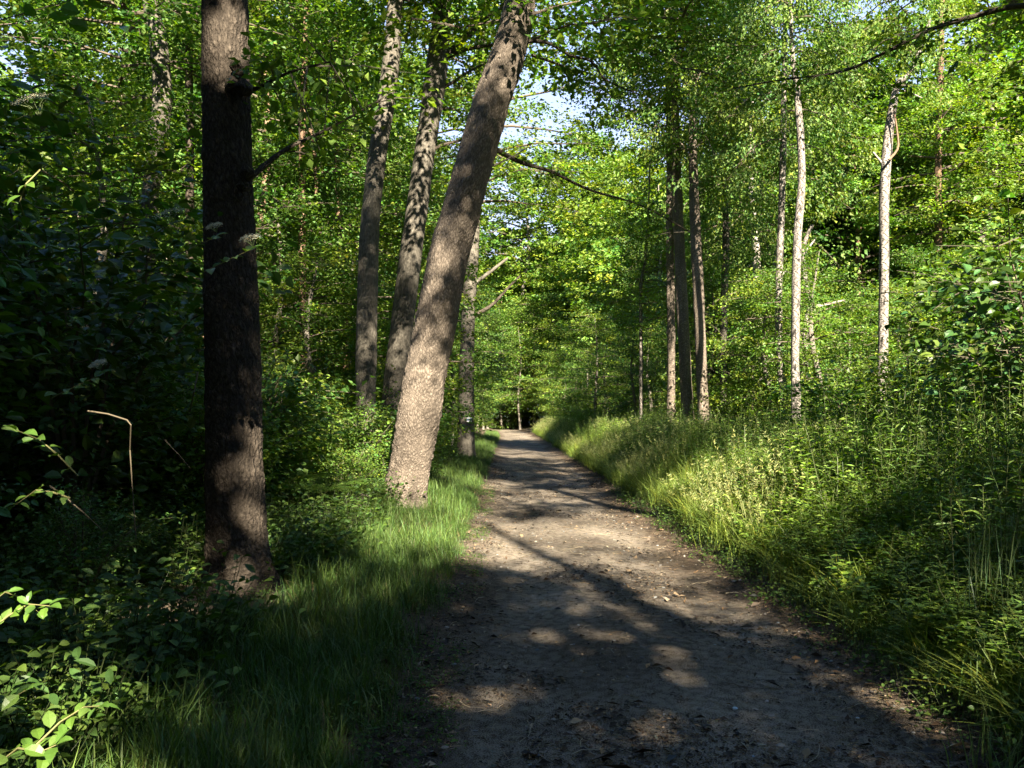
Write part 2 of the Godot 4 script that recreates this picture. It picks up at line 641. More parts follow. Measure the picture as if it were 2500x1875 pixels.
func plain_tree(called: String, label: String, category: String, group: String, where: Vector3, height: float, rad: float, mat: Material, kind: String, n: int, sc: float, turn: float, start: float) -> Node3D:
	var t := thing(called, label, category, where - Vector3(0, 0.05, 0), group)
	var low := height * start
	height = minf(height, height * start + sc * {"small": 4.8, "broad": 7.0, "far": 8.0, "birch": 8.0}[kind])
	var sway := Vector3(sin(turn * 3.0), 0, cos(turn * 5.0)) * height * 0.03
	part("trunk", trunk([Vector3.ZERO, Vector3(0, height * 0.33, 0) + sway, Vector3(0, height * 0.66, 0) - sway * 0.4, Vector3(0, height, 0) + sway], [rad, rad * 0.8, rad * 0.55, rad * 0.15], 12, 0.35, 0.2, 0.0, 0.4, n), mat, t)
	crown_on(t, kind, n, Vector3(0, low, 0), sc, turn)
	return t


func limb(t: Node3D, pts: Array, r0: float, r1: float, mat: Material, called := "branch") -> void:
	part(called, trunk(pts, [r0, lerpf(r0, r1, 0.6), r1], 8, 0.12, 0.25, 0.0, 0.0, int(r0 * 900.0)), mat, t)


func pix_limb(t: Node3D, base: Vector3, rows: Array, d: float, r0: float, r1: float, mat: Material, dd := 0.0, leafs := 10) -> void:
	var pts := []
	for k in rows.size():
		pts.append(at(rows[k][0], rows[k][1], d + dd * k) - base)
	limb(t, pts, r0 * 0.72, r1 * 0.6, mat)
	if leafs == 0:
		return
	rng.seed = int(rows[0][0] * 31.0 + rows[0][1])
	var b := Buf.new()
	var tw := Buf.new()
	for k in leafs:
		var u := 0.25 + 0.8 * (k + rng.randf()) / leafs
		var on := along(pts, u)
		var ax: Vector3 = (along(pts, minf(u + 0.05, 1.0)) - along(pts, u - 0.05)).normalized()
		var go := (ax * 0.5 + Vector3(gs(0.6), gs(0.35) - 0.1, gs(0.8))).normalized()
		var l := rnd(0.3, 0.8)
		var q := PackedVector3Array([on, on + go * l * 0.5 + Vector3(0, 0.03, 0), on + go * l])
		rod(tw, q, 0.008, 0.002, 4, Color(0.09, 0.075, 0.055))
		for m in 22:
			var p := q[0].lerp(q[2], 0.25 + 0.8 * rng.randf()) + Vector3(gs(0.13), gs(0.05), gs(0.13))
			var dir := (go * 0.7 + Vector3(gs(0.6), gs(0.25) - 0.15, gs(0.6))).normalized()
			leaf(b, p, dir, Vector3(gs(0.4), 1, gs(0.4)).normalized(), rnd(0.07, 0.12), rnd(0.05, 0.075), tone(Color(0.115, 0.185, 0.03)))
	part("leaves", b.mesh(), M.leaf, t)
	part("side_twigs", tw.mesh(), M.twig, t).set_meta("kind", "stuff")


func build_main_trees() -> void:
	var s := stem_points([[237, 612, 70], [236, 545, 60], [234, 440, 55], [232, 330, 53], [229, 220, 51], [226, 110, 48], [224, 0, 46], [222, -160, 42], [222, -400, 34]], 6.5)
	var t := thing("old_tree", "massive dark brown trunk standing upright in shade at the left of the path", "tree", s[0])
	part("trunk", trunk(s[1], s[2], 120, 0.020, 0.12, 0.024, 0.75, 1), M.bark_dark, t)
	pix_limb(t, s[0], [[250, 178], [285, 150], [330, 128], [380, 100]], 6.5, 0.035, 0.012, M.bark_dark, 0.25)
	pix_limb(t, s[0], [[246, 92], [262, 86], [290, 72], [330, 62]], 6.5, 0.03, 0.01, M.bark_dark, -0.2)
	for q in [[238, 66, 0.075], [232, 84, 0.06], [243, 88, 0.065], [246, 172, 0.06], [243, 186, 0.045]]:
		var p: Vector3 = at(q[0], q[1], 6.30) - s[0]
		part("burr", trunk([p + Vector3(0, -q[2], 0.02), p + Vector3(0, -q[2] * 0.4, 0), p + Vector3(0, q[2] * 0.4, 0), p + Vector3(0, q[2], 0.02)], [0.012, q[2], q[2] * 0.9, 0.01], 20, 0.012, 0.9, 0.012, 0.0, int(q[0])), M.bark_dark, t)
	crown_on(t, "small", 1, Vector3(0, 8.6, 0), 1.2, 0.5)

	s = stem_points([[402, 524, 43], [409, 470, 42], [418, 420, 43], [430, 350, 43], [446, 270, 42], [464, 200, 40], [488, 115, 37], [512, 40, 34], [528, -40, 32], [560, -180, 28], [600, -340, 20]], 12.6)
	t = thing("old_tree", "thick leaning trunk with sunlit pinkish flaking bark beside the path", "tree", s[0])
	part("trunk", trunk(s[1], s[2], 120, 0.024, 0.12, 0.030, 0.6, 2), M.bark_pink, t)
	pix_limb(t, s[0], [[497, 150], [520, 162], [552, 172], [590, 190], [640, 205], [690, 232]], 13.0, 0.06, 0.015, M.bark_dark, 0.12)
	pix_limb(t, s[0], [[508, 42], [545, 42], [570, 55], [592, 62], [606, 80], [640, 95]], 13.0, 0.055, 0.015, M.bark_dark, 0.15)
	pix_limb(t, s[0], [[492, 166], [510, 158], [528, 147]], 13.0, 0.03, 0.012, M.bark_grey, 0.0, 2)
	pix_limb(t, s[0], [[505, 68], [518, 64], [526, 60]], 13.0, 0.035, 0.02, M.bark_dark, 0.0, 0)
	crown_on(t, "small", 0, Vector3(2.0, 7.2, -0.5), 1.45, 1.2)
	crown_on(t, "small", 1, Vector3(4.6, 7.4, -1.4), 0.85, 0.4)

	s = stem_points([[366, 440, 23], [366, 400, 21], [367, 325, 21], [370, 230, 20], [378, 150, 19], [388, 90, 18], [394, 20, 17], [398, -80, 14], [400, -220, 9]], 16.0)
	t = thing("grey_tree", "straight grey trunk rising from shrubs left of the leaning trunk", "tree", s[0])
	part("trunk", trunk(s[1], s[2], 40, 0.05, 0.12, 0.012, 0.3, 3), M.bark_grey, t)
	crown_on(t, "small", 0, Vector3(0.4, 9.4, 0), 1.3, 2.2)

	s = stem_points([[388, 436, 24], [393, 400, 23], [402, 325, 23], [414, 230, 22], [425, 150, 22], [434, 90, 23], [440, 40, 21], [442, 0, 18], [446, -120, 14], [450, -260, 8]], 17.5)
	t = thing("grey_tree", "forked grey trunk with dark side limbs just behind the leaning trunk", "tree", s[0])
	part("trunk", trunk(s[1], s[2], 40, 0.05, 0.12, 0.012, 0.3, 4), M.bark_grey, t)
	pix_limb(t, s[0], [[440, 62], [458, 45], [480, 24], [505, 5], [530, -25]], 17.5, 0.13, 0.05, M.bark_dark)
	pix_limb(t, s[0], [[440, 60], [462, 50], [490, 45], [520, 42]], 17.5, 0.10, 0.04, M.bark_dark)
	pix_limb(t, s[0], [[436, 90], [450, 84], [468, 72], [482, 65]], 17.5, 0.07, 0.035, M.bark_dark)
	pix_limb(t, s[0], [[424, 156], [440, 146], [462, 140], [480, 132]], 17.5, 0.07, 0.03, M.bark_dark)
	pix_limb(t, s[0], [[431, 112], [448, 108], [460, 112]], 17.5, 0.05, 0.03, M.bark_pink)
	crown_on(t, "small", 2, Vector3(1.4, 9.8, 0), 1.4, 4.0)

	s = stem_points([[466, 452, 19], [466, 420, 17], [467, 350, 14.5], [469, 300, 14], [472, 255, 13], [476, 180, 12], [480, 100, 11], [482, 0, 9], [484, -120, 5]], 27.0)
	t = thing("grey_tree", "pale grey trunk with a white and blue trail mark at the path edge", "tree", s[0])
	part("trunk", trunk(s[1], s[2], 48, 0.08, 0.10, 0.004, 0.25, 5), M.bark_grey, t)
	pix_limb(t, s[0], [[474, 284], [490, 272], [508, 258]], 27.0, 0.11, 0.07, M.bark_grey, 0.0, 0)
	pix_limb(t, s[0], [[474, 316], [492, 305], [508, 288], [520, 276]], 27.0, 0.11, 0.05, M.bark_dark, 0.2, 0)
	crown_on(t, "broad", 2, Vector3(0.5, 8.5, 0), 1.0, 0.2)
	trail_mark(t, s[1], s[2])

	s = stem_points([[143, 420, 15], [144, 350, 15], [146, 280, 15], [150, 200, 15.5], [162, 105, 18], [158, 40, 17], [150, 0, 14], [146, -90, 9]], 15.0)
	t = thing("grey_tree", "pale speckled trunk seen through leaves left of the massive dark trunk", "tree", s[0])
	part("trunk", trunk(s[1], s[2], 32, 0.1, 0.16, 0.004, 0.3, 6), M.bark_grey, t)
	crown_on(t, "broad", 1, Vector3(-0.5, 7.0, 0), 0.85, 3.0)

	s = stem_points([[304, 410, 7], [303, 330, 7], [302, 240, 7], [302, 150, 6.5], [304, 80, 6], [306, 10, 5], [306, -60, 3]], 19.0)
	t = thing("thin_tree", "slender bare stem midway between the dark trunk and the grey trunks", "tree", s[0])
	part("trunk", trunk(s[1], s[2], 14, 0.2, 0.25, 0.0, 0.3, 7), M.bark_pine, t)
	limb(t, [along(s[1], 0.55), along(s[1], 0.52) + Vector3(0.25, 0.1, 0), along(s[1], 0.45) + Vector3(0.35, -0.5, 0)], 0.05, 0.04, M.bark_pine)
	crown_on(t, "small", 2, Vector3(0, 5.5, 0), 1.1, 3.6)

	s = stem_points([[347, 420, 6], [345, 330, 6], [341, 240, 6], [337, 180, 5.5], [336, 110, 5], [336, 20, 4]], 22.0)
	t = thing("thin_tree", "slender stem with reddish bark left of the straight grey trunk", "tree", s[0])
	part("trunk", trunk(s[1], s[2], 14, 0.2, 0.25, 0.0, 0.3, 8), M.bark_pine, t)
	crown_on(t, "small", 0, Vector3(0, 6.5, 0), 1.2, 1.6)

	s = stem_points([[189, 400, 9], [189, 300, 9], [190, 160, 8], [189, 80, 8], [188, 0, 7], [187, -90, 4]], 18.0)
	t = thing("thin_tree", "dark slim trunk against the sky just left of the massive dark trunk", "tree", s[0])
	part("trunk", trunk(s[1], s[2], 14, 0.2, 0.2, 0.0, 0.3, 9), M.bark_dark, t)
	crown_on(t, "broad", 2, Vector3(0, 9.0, 0), 0.8, 5.2)

	# right of the path
	var rows := [
		["birch_tree", "thin white birch stem nearest the path on the right", [[641, 424, 5], [641, 380, 5], [641, 330, 4.5], [641, 285, 4.5], [645, 262, 4], [648, 220, 3], [650, 160, 2]], 30.0, "bark_birch", "small", 0, 4.5, 0.9],
		["pine_tree", "straight trunk left in the group of three tall stems", [[671, 432, 9], [671, 380, 8.5], [671, 320, 8], [670, 240, 8], [670, 150, 7.5], [668, 60, 7], [668, -40, 5], [668, -120, 3]], 28.0, "bark_pink", "broad", 0, 11.0, 0.9],
		["beech_tree", "smooth sunlit trunk in the middle of the group of three tall stems", [[690, 434, 13], [686, 380, 12], [683, 320, 12], [680, 260, 11], [678, 220, 11], [676, 150, 9], [674, 60, 8], [674, -40, 6], [674, -130, 3]], 26.0, "bark_pink", "broad", 1, 11.0, 0.95],
		["beech_tree", "smooth sunlit trunk right in the group of three tall stems", [[705, 434, 12], [702, 380, 11.5], [699, 310, 11.5], [696, 240, 11], [694, 190, 10], [693, 120, 8], [694, 40, 7], [696, -60, 4]], 25.0, "bark_pink", "birch", 0, 9.5, 1.0],
		["thin_tree", "slim grey stem alone right of the group of three tall stems", [[722, 426, 6], [723, 380, 7], [724, 310, 7], [726, 240, 7], [725, 180, 6], [724, 110, 5], [722, 20, 3]], 28.0, "bark_grey", "birch", 1, 7.0, 0.9],
		["birch_tree", "short white birch with a dead top and a side stub", [[739, 424, 6], [740, 380, 7], [743, 330, 7], [745, 290, 6], [746, 274, 5]], 34.0, "bark_birch", "", 0, 0.0, 0.0],
		["birch_tree", "white birch with dark bands left of the pair of birches", [[789, 428, 10], [783, 390, 10], [779, 340, 9], [779, 280, 9], [781, 220, 9], [783, 150, 8], [784, 80, 7], [786, 0, 6], [788, -90, 3]], 24.0, "bark_birch", "birch", 0, 9.0, 1.0],
		["birch_tree", "grey birch right of the pair with a forked top", [[796, 436, 12], [796, 400, 11.5], [795, 350, 11], [796, 290, 11], [798, 230, 10.5], [802, 180, 9], [800, 130, 9], [796, 80, 8], [792, 50, 6], [790, -40, 4]], 20.0, "bark_birch", "birch", 1, 10.4, 0.85],
		["birch_tree", "bright crooked birch with a long bare limb pointing right", [[803, 420, 9], [804, 370, 9], [806, 325, 9], [811, 305, 7], [806, 285, 6], [803, 250, 6], [812, 225, 4]], 26.0, "bark_birch", "", 1, 0.0, 0.0],
		["birch_tree", "tall bright birch with an orange forked top at the far right", [[882, 432, 13], [882, 390, 13], [883, 330, 12.5], [884, 260, 12], [884, 200, 12], [888, 140, 12], [892, 110, 11], [898, 84, 8], [912, 70, 6], [930, 20, 4]], 20.0, "bark_birch", "birch", 0, 10.4, 0.72],
		["pine_tree", "reddish trunk behind leaves right of the tall forked birch", [[940, 400, 8], [940, 330, 8], [939, 260, 8], [938, 200, 7], [940, 100, 6], [942, 0, 5]], 30.0, "bark_pine", "broad", 2, 8.0, 0.9],
		["thin_tree", "pale stem in the far wood left of the tall forked birch", [[849, 400, 6], [848, 350, 6], [850, 300, 5], [852, 220, 4], [853, 120, 3]], 42.0, "bark_birch", "birch", 1, 9.0, 1.0],
		["thin_tree", "paired pale stem in the far wood left of the tall forked birch", [[862, 400, 5], [861, 350, 5], [862, 300, 5], [864, 220, 4], [864, 120, 3]], 44.0, "bark_pine", "birch", 0, 10.0, 1.0],
		["thin_tree", "narrow white stem close beside the tall forked birch", [[872, 410, 3.5], [872, 360, 4], [873, 300, 4], [874, 220, 3]], 38.0, "bark_birch", "small", 1, 6.0, 1.0],
	]
	var n := 20
	for q in rows:
		n += 1
		s = stem_points(q[2], q[3])
		if q[4] == "bark_birch":
			for e in s[2].size():
				s[2][e] *= 0.78
		t = thing(q[0], q[1], "tree", s[0])
		part("trunk", trunk(s[1], s[2], 32, 0.07, 0.2, 0.004 if q[4] == "bark_birch" else 0.012, 0.3, n, 0.6, q[4] == "bark_birch"), M[q[4]], t)
		if q[5]:
			var top := along(s[1], 0.8)
			crown_on(t, q[5], q[6], Vector3(top.x, q[7], top.z), q[8], n * 1.7)
		if q[1].begins_with("bright crooked"):
			pix_limb(t, s[0], [[808, 308], [818, 306], [832, 303], [846, 300]], q[3], 0.10, 0.05, M.bark_birch, 0.0, 0)
			pix_limb(t, s[0], [[803, 256], [810, 246], [816, 238]], q[3], 0.07, 0.03, M.bark_birch, 0.0, 0)
		if q[1].begins_with("tall bright"):
			pix_limb(t, s[0], [[889, 160], [898, 148], [897, 130], [894, 110]], q[3] - 0.3, 0.045, 0.025, M.bark_pine, 0.0, 0)
			pix_limb(t, s[0], [[886, 168], [878, 158], [873, 152]], q[3], 0.05, 0.025, M.bark_birch, 0.0, 0)
			pix_limb(t, s[0], [[896, 90], [908, 92], [922, 98]], q[3], 0.05, 0.02, M.bark_birch, 0.0, 0)
		if q[1].begins_with("white birch"):
			pix_limb(t, s[0], [[780, 276], [788, 270], [796, 262]], q[3], 0.06, 0.04, M.bark_birch, 0.0, 0)
		if q[1].begins_with("smooth sunlit trunk right"):
			pix_limb(t, s[0], [[693, 160], [684, 148], [676, 132], [672, 120]], q[3], 0.06, 0.02, M.bark_pink)
			pix_limb(t, s[0], [[694, 150], [702, 142], [712, 138]], q[3], 0.04, 0.02, M.bark_pink)

	# the tree outside the frame at the right whose limb crosses the top corner
	t = thing("old_tree", "tree at the right edge whose long bare limb crosses the top corner", "tree", on_ground(7.6, 9.5))
	var base := t.position
	part("trunk", trunk([Vector3(0, -0.05, 0), Vector3(0.05, 3, 0), Vector3(-0.1, 6, 0), Vector3(0, 10, 0.2)], [0.26, 0.22, 0.19, 0.1], 28, 0.1, 0.12, 0.006, 0.4, 33), M.bark_dark, t)
	pix_limb(t, base, [[1085, 10], [1020, 6], [975, 16], [930, 30], [880, 55], [840, 72], [780, 80], [735, 88]], 9.5, 0.06, 0.012, M.bark_dark, 0.15, 22)
	pix_limb(t, base, [[1060, 300], [1010, 292], [980, 288], [956, 284]], 9.4, 0.04, 0.012, M.bark_dark, -0.1)
	crown_on(t, "small", 1, Vector3(0.4, 4.8, 0.2), 1.1, 0.9)


func trail_mark(t: Node3D, pts: Array, rs: Array) -> void:
	# three short painted stripes, wrapped round the bark
	var o := Node3D.new()
	o.name = "trail_mark"
	t.add_child(o, true)
	for k in 3:
		var y := 1.36 - 0.055 * k
		var p := along(pts, 0.0)
		var tt := 0.0
		while p.y < y and tt < 1.0:
			tt += 0.002
			p = along(pts, tt)
		var r := along_r(rs, tt) * 1.035 + 0.012
		var v := PackedVector3Array()
		var uv := PackedVector2Array()
		var c := PackedColorArray()
		for row in 2:
			for q in 9:
				var a := PI / 2.0 - 0.15 - 0.55 * q / 8.0
				v.append(p + Vector3(cos(a) * r, (row - 0.5) * -0.05, sin(a) * r))
				uv.append(Vector2(q / 8.0, row))
				c.append(Color.WHITE)
		part("painted_stripe", grid(v, uv, c, 9, 2), M.paint_blue if k == 1 else M.paint_white, o)


# ---------------------------------------------------------------- the wood around
const MARKS := [[20, "left edge"], [148, "speckled pale trunk"], [189, "dark slim trunk"], [233, "massive dark trunk"], [303, "slender bare stem"], [343, "reddish slender stem"], [368, "straight grey trunk"], [405, "forked grey trunk"], [436, "leaning trunk"], [468, "trail-marked trunk"], [510, "far end of the path"], [560, "dark gap over the path"], [641, "thin white birch"], [671, "brown pine"], [686, "middle tall stem"], [704, "right tall stem"], [724, "slim grey stem"], [742, "short dead-topped birch"], [780, "banded birch"], [797, "grey forked birch"], [808, "crooked birch"], [855, "paired pale stems"], [883, "tall forked birch"], [940, "reddish right trunk"], [1010, "right edge"]]


# would it stand right in front of a stem that the view picks out
func hides(u: float, d: float) -> bool:
	for q in [[883, 20.0], [797, 20.0], [780, 24.0], [686, 26.0], [704, 25.0], [368, 16.0], [395, 17.5], [467, 27.0]]:
		if absf(u - q[0]) < 26.0 and d < q[1]:
			return true
	return false


# says where a thing stands by the nearest thing one can find
func place_words(x: float, d: float) -> String:
	var u := 512.0 + F * x / d
	var best: Array = MARKS[0]
	for q in MARKS:
		if absf(q[0] - u) < absf(best[0] - u):
			best = q
	var off: float = u - best[0]
	var how := "behind" if absf(off) < 7.0 else ("just left of" if off < 0.0 else "just right of")
	if (best[0] == 20 and u < 0.0) or (best[0] == 1010 and u > 1024.0):
		how = "out past"
	elif best[0] == 510 or best[0] == 560:
		how = "left of" if off < -7.0 else ("right of" if off > 7.0 else "at")
	var depth := "near" if d < 17.0 else "fairly near" if d < 21.0 else "midway" if d < 26.0 else "farther off" if d < 33.0 else "far" if d < 43.0 else "very far" if d < 52.0 else "farthest"
	return "%s, %s the %s" % [depth, how, best[1]]


func free_of_trees(x: float, d: float, taken: Array, gap: float) -> bool:
	for q in taken:
		if Vector2(x, d).distance_to(q) < gap:
			return false
	taken.append(Vector2(x, d))
	return true


func build_wood() -> void:
	rng.seed = 4001
	var taken: Array = []
	# understorey and taller trees left and right, only where nothing else is picked out
	var n := 0
	var zones := [
		# side, x range, d range, how many, kinds
		[-1.0, 3.2, 17.0, 13.0, 24.0, 20, "leafy young tree in the left wood behind the grey trunks", "young trees in the left wood"],
		[-1.0, 5.6, 30.0, 26.0, 62.0, 34, "tree deep in the left wood beyond the pale trunk with the trail mark", "trees deep in the left wood"],
		[1.0, 6.4, 20.0, 21.0, 34.0, 24, "leafy young tree among the birches right of the path", "young trees among the birches"],
		[1.0, 9.0, 40.0, 32.0, 64.0, 38, "tree deep in the right wood behind the birches", "trees deep in the right wood"],
		[-1.0, 2.5, 7.0, 26.0, 84.0, 24, "young tree lining the left side of the path far off", "young trees lining the left side far off"],
		[1.0, 3.6, 9.0, 33.0, 84.0, 26, "young tree lining the right side of the path far off", "young trees lining the right side far off"],
	]
	for z in zones:
		var tries := 0
		var made := 0
		while made < z[5] and tries < 2000:
			tries += 1
			var d := rnd(z[3], z[4])
			var x: float = mid(d) + z[0] * rnd(z[1], z[2])
			var u := 512.0 + F * x / d
			if absf(x) > d * 0.72 + 2.0 or (d < 18.5 and u > 335.0 and u < 470.0) or (d < 16.5 and u > 115.0 and u < 178.0):
				continue
			if not free_of_trees(x, d, taken, 1.8 if d < 32.0 else 2.6):
				continue
			made += 1
			n += 1
			var near: bool = d < 26.0 or z[2] < 10.0 or (z[0] > 0.0 and d < 32.0)
			var sc := rnd(0.75, 1.15)
			if near:
				var h := rnd(4.5, 8.0)
				plain_tree("young_tree", "%s %s young tree %s" % ["short" if h < 5.6 else "middling" if h < 6.9 else "tall", ["fresh green", "mid green", "deep green"][n % 3], place_words(x, d)], "tree", z[7], on_ground(x, d), h * 1.1, 0.05 + 0.008 * h, M.bark_grey, "small", n, sc, n * 1.3, rnd(0.06, 0.3))
			else:
				var h := rnd(17.0, 25.0)
				plain_tree("wood_tree", "%s %s-barked wood tree %s" % ["tall" if h > 22.5 else "middling" if h > 19.5 else "lower", ["grey", "brown", "white"][n % 3], place_words(x, d)], "tree", z[7], on_ground(x, d), h, rnd(0.14, 0.24), [M.bark_grey, M.bark_pine, M.bark_birch][n % 3], ["far", "far", "birch"][n % 3], n, rnd(1.15, 1.6), n * 1.3, rnd(0.10, 0.42) if absf(x - mid(d)) > 8.0 else rnd(0.34, 0.5))
	for q in [[20.5, 35.0, 1.5, "tall"], [25.5, 41.0, 1.6, "taller"], [16.5, 38.5, 1.4, "slimmer"]]:
		plain_tree("wood_tree", "%s wood tree filling the upper right corner behind the tall forked birch" % q[3], "tree", "trees deep in the right wood", on_ground(q[0], q[1]), 25.0, 0.24, M.bark_grey, "far", int(q[0]), q[2], q[0], 0.3)
	for q in [[1.6, 97.0, "leftmost"], [8.8, 97.0, "middle one"], [12.0, 96.0, "rightmost"]]:
		plain_tree("wood_tree", "%s of the tall trees under the sky gap right above the path" % q[2], "tree", "tall trees under the sky gap", on_ground(q[0], q[1]), 38.0, 0.34, M.bark_grey, "far", int(q[0]) + 2, 2.1, q[0], 0.42)
	for e in 8:
		var dd := 86.0 + (e % 2) * 3.0
		plain_tree("young_tree", "%s of the sunlit young trees closing the far end of the path" % ["leftmost", "second from left", "third from left", "fourth from left", "fourth from right", "third from right", "second from right", "rightmost"][e], "tree", "young trees closing the path", on_ground(mid(dd) - 5.4 + e * 1.7, dd), 16.0, 0.12, M.bark_grey, "small", e + (e % 2), 1.7 + 0.5 * (e % 2), e * 1.9, 0.17)
	# trees that close the end of the path
	for k in 9:
		var d := 92.0 + 3.0 * (k % 3) + k
		var x := mid(92.0) - 6.0 + k * 1.9
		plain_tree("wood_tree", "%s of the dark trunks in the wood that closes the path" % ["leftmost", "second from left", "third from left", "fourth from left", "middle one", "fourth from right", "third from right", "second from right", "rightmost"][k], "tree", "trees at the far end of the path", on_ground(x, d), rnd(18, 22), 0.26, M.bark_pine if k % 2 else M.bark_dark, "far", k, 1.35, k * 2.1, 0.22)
		var bush := thing("shrub", "%s of the shrubs where the path ends in the wood" % ["leftmost", "second from left", "third from left", "fourth from left", "middle one", "fourth from right", "third from right", "second from right", "rightmost"][k], "shrub", on_ground(x + 0.9, d - 2.5), "shrubs at the far end of the path")
		shrub_on(bush, "shrub", k, 1.5, k * 1.9, 1.0)
	# shrubs
	var shrubs := [
		[-1.0, 2.7, 9.0, 8.5, 16.0, 20, "leafy shrub in the shaded undergrowth between the dark and the leaning trunk", "shrubs between the left trunks"],
		[-1.0, 2.5, 16.0, 15.0, 40.0, 40, "sunlit shrub in the undergrowth deep left of the path", "shrubs deep left of the path"],
		[1.0, 5.6, 16.0, 13.0, 26.0, 34, "sunlit shrub at the foot of the birches behind the tall herbs", "shrubs at the foot of the birches"],
		[1.0, 3.2, 28.0, 26.0, 80.0, 60, "sunlit shrub far down the right side of the path", "shrubs far right of the path"],
	]
	taken = [Vector2(-1.7, 13), Vector2(-2.3, 7)]
	for z in shrubs:
		var tries := 0
		var made := 0
		while made < z[5] and tries < 3000:
			tries += 1
			var d := rnd(z[3], z[4])
			var x: float = mid(d) + z[0] * rnd(z[1], z[2])
			if absf(x) > d * 0.70 + 1.5 or (x < 0.0 and d < 14.2 and x > -3.2) or hides(512.0 + F * x / d, d) or not free_of_trees(x, d, taken, 1.1):
				continue
			made += 1
			n += 1
			var big := rnd(0.75, 1.35)
			var t := thing("shrub", "%s %s shrub %s" % ["small" if big < 0.95 else "middling" if big < 1.15 else "large", ["deep green", "mid green", "fresh green"][[1, 2, 0][n % 3]], place_words(x, d)], "shrub", on_ground(x, d), z[7])
			shrub_on(t, "shrub", n, big, n * 2.3, rnd(0.8, 1.15))
	# the far wood that reads as one mass, all round the clearing of the path
	var rows := PackedFloat32Array()
	for k in 330:
		var a := rnd(0.0, TAU)
		var far_off := rnd(34.0, 62.0)
		var x := sin(a) * far_off
		var d := cos(a) * far_off
		if absf(x) < d * 0.80 or (absf(x - mid(d)) < 3.0):
			continue
		put(rows, Vector3(x, rnd(-0.5, 6.0), -d), rnd(0, TAU), Vector3.ONE * rnd(1.2, 1.9), Color(1, 1, 1) * rnd(0.75, 1.1))
	for k in 60:
		var d := rnd(-16.0, 24.0)
		var x := (1.0 if k % 2 else -1.0) * (absf(d) * 0.8 + rnd(8.0, 20.0))
		if x > 0.0 and d < -4.0:
			continue
		put(rows, Vector3(x, rnd(-0.8, 1.0), -d), rnd(0, TAU), Vector3(1, 0.8, 1) * rnd(0.8, 1.2), Color(1, 1, 1) * rnd(0.75, 1.1))
	for k in 620:
		var d := rnd(58.0, 150.0)
		var x := rnd(-0.78, 0.78) * d
		if d < 96.0 and absf(x - mid(d)) < 10.0:
			continue
		put(rows, Vector3(x, rnd(-0.5, 13.0), -d), rnd(0, TAU), Vector3.ONE * rnd(1.3, 2.2), Color(1, 1, 1) * rnd(0.75, 1.1))
	var far := scatter("far_wood", crowns.far[2][0], M.leaf, rows)
	tag(far, "dense far wood closing the view between the trunks", "wood")
	rows = PackedFloat32Array()
	for k in 260:
		var d := rnd(60.0, 120.0)
		var x := rnd(-0.75, 0.75) * d
		if absf(x - mid(d)) < 10.0:
			continue
		put(rows, Vector3(x, -0.2, -d), rnd(0, TAU), Vector3(1, rnd(0.8, 1.2), 1) * rnd(0.8, 1.3), Color(1, 1, 1) * rnd(0.6, 1.2))
	far = scatter("far_trunks", trunk([Vector3.ZERO, Vector3(0.1, 5, 0), Vector3(-0.1, 10, 0.1), Vector3(0, 15, 0)], [0.2, 0.17, 0.13, 0.05], 10, 0.6, 0.2, 0.0, 0.3, 71), M.bark_grey, rows)
	tag(far, "trunks of the far wood standing too close to count", "wood")


func shrub_on(t: Node3D, kind: String, n: int, sc: float, turn: float, sy: float) -> void:
	var pair: Array = crowns[kind][n % crowns[kind].size()]
	var a := part("foliage", pair[0], M.leaf_gloss if kind == "elder" else M.leaf, t)
	var b := part("stems", pair[1], M.twig, t)
	for o in [a, b]:
		o.rotation.y = turn
		o.scale = Vector3(sc, sc * sy, sc)


func build_near_shrubs() -> void:
	var feet := [[-2.72, 14.3, 0.78, 0, "leafy shrub hiding the foot of the straight grey trunk"], [-2.05, 15.6, 0.72, 1, "leafy shrub hiding the foot of the forked grey trunk"], [-3.6, 13.2, 0.95, 1, "sunlit leafy shrub left behind the fern by the leaning trunk"], [-2.5, 12.9, 0.45, 0, "low leafy shrub touching the leaning trunk's left side"]]
	for q in feet:
		var t := thing("shrub", q[4], "shrub", on_ground(q[0], q[1]))
		shrub_on(t, "shrub", q[3], q[2], q[0] * 2.7, 1.0)
	var spots := [
		[-4.5, 5.6, 1.25, 0, "tall elder shrub nearest the left edge in deep shade"],
		[-4.2, 7.9, 1.35, 1, "tall elder shrub directly left of the massive dark trunk"],
		[-5.7, 7.6, 1.15, 0, "tall elder shrub behind the flowering one at the left edge"],
		[-5.0, 10.0, 1.1, 1, "tall elder shrub in the dark gap left of the massive trunk"],
		[-6.8, 10.5, 1.2, 0, "elder shrub farthest back at the left edge"],
		[-3.5, 4.4, 0.42, 1, "low dark shrub beneath the elder at the left edge"],
		[-3.6, 10.8, 0.75, 0, "dark shrub filling the gap right behind the massive trunk"],
		[-2.9, 5.6, 0.28, 0, "small dark shrub in front of the massive trunk"],
		[5.6, 8.4, 1.15, 1, "dark shaded shrub with spreading layers at the right edge"],
		[7.0, 12.0, 0.9, 0, "dark shrub behind the herbs below the right edge limb"],
		[6.9, 10.6, 1.2, 0, "tall dark shrub filling the far right edge"],
		[7.0, 6.2, 0.9, 1, "dark shrub closest to the viewer at the right edge"],
		[8.7, 13.8, 1.2, 1, "tall shrub behind the dark ones at the right edge"],
	]
	for q in spots:
		var t := thing("elder_shrub", q[4], "shrub", on_ground(q[0], q[1]))
		shrub_on(t, "elder", q[3], q[2], q[0] * 3.1, 1.0)


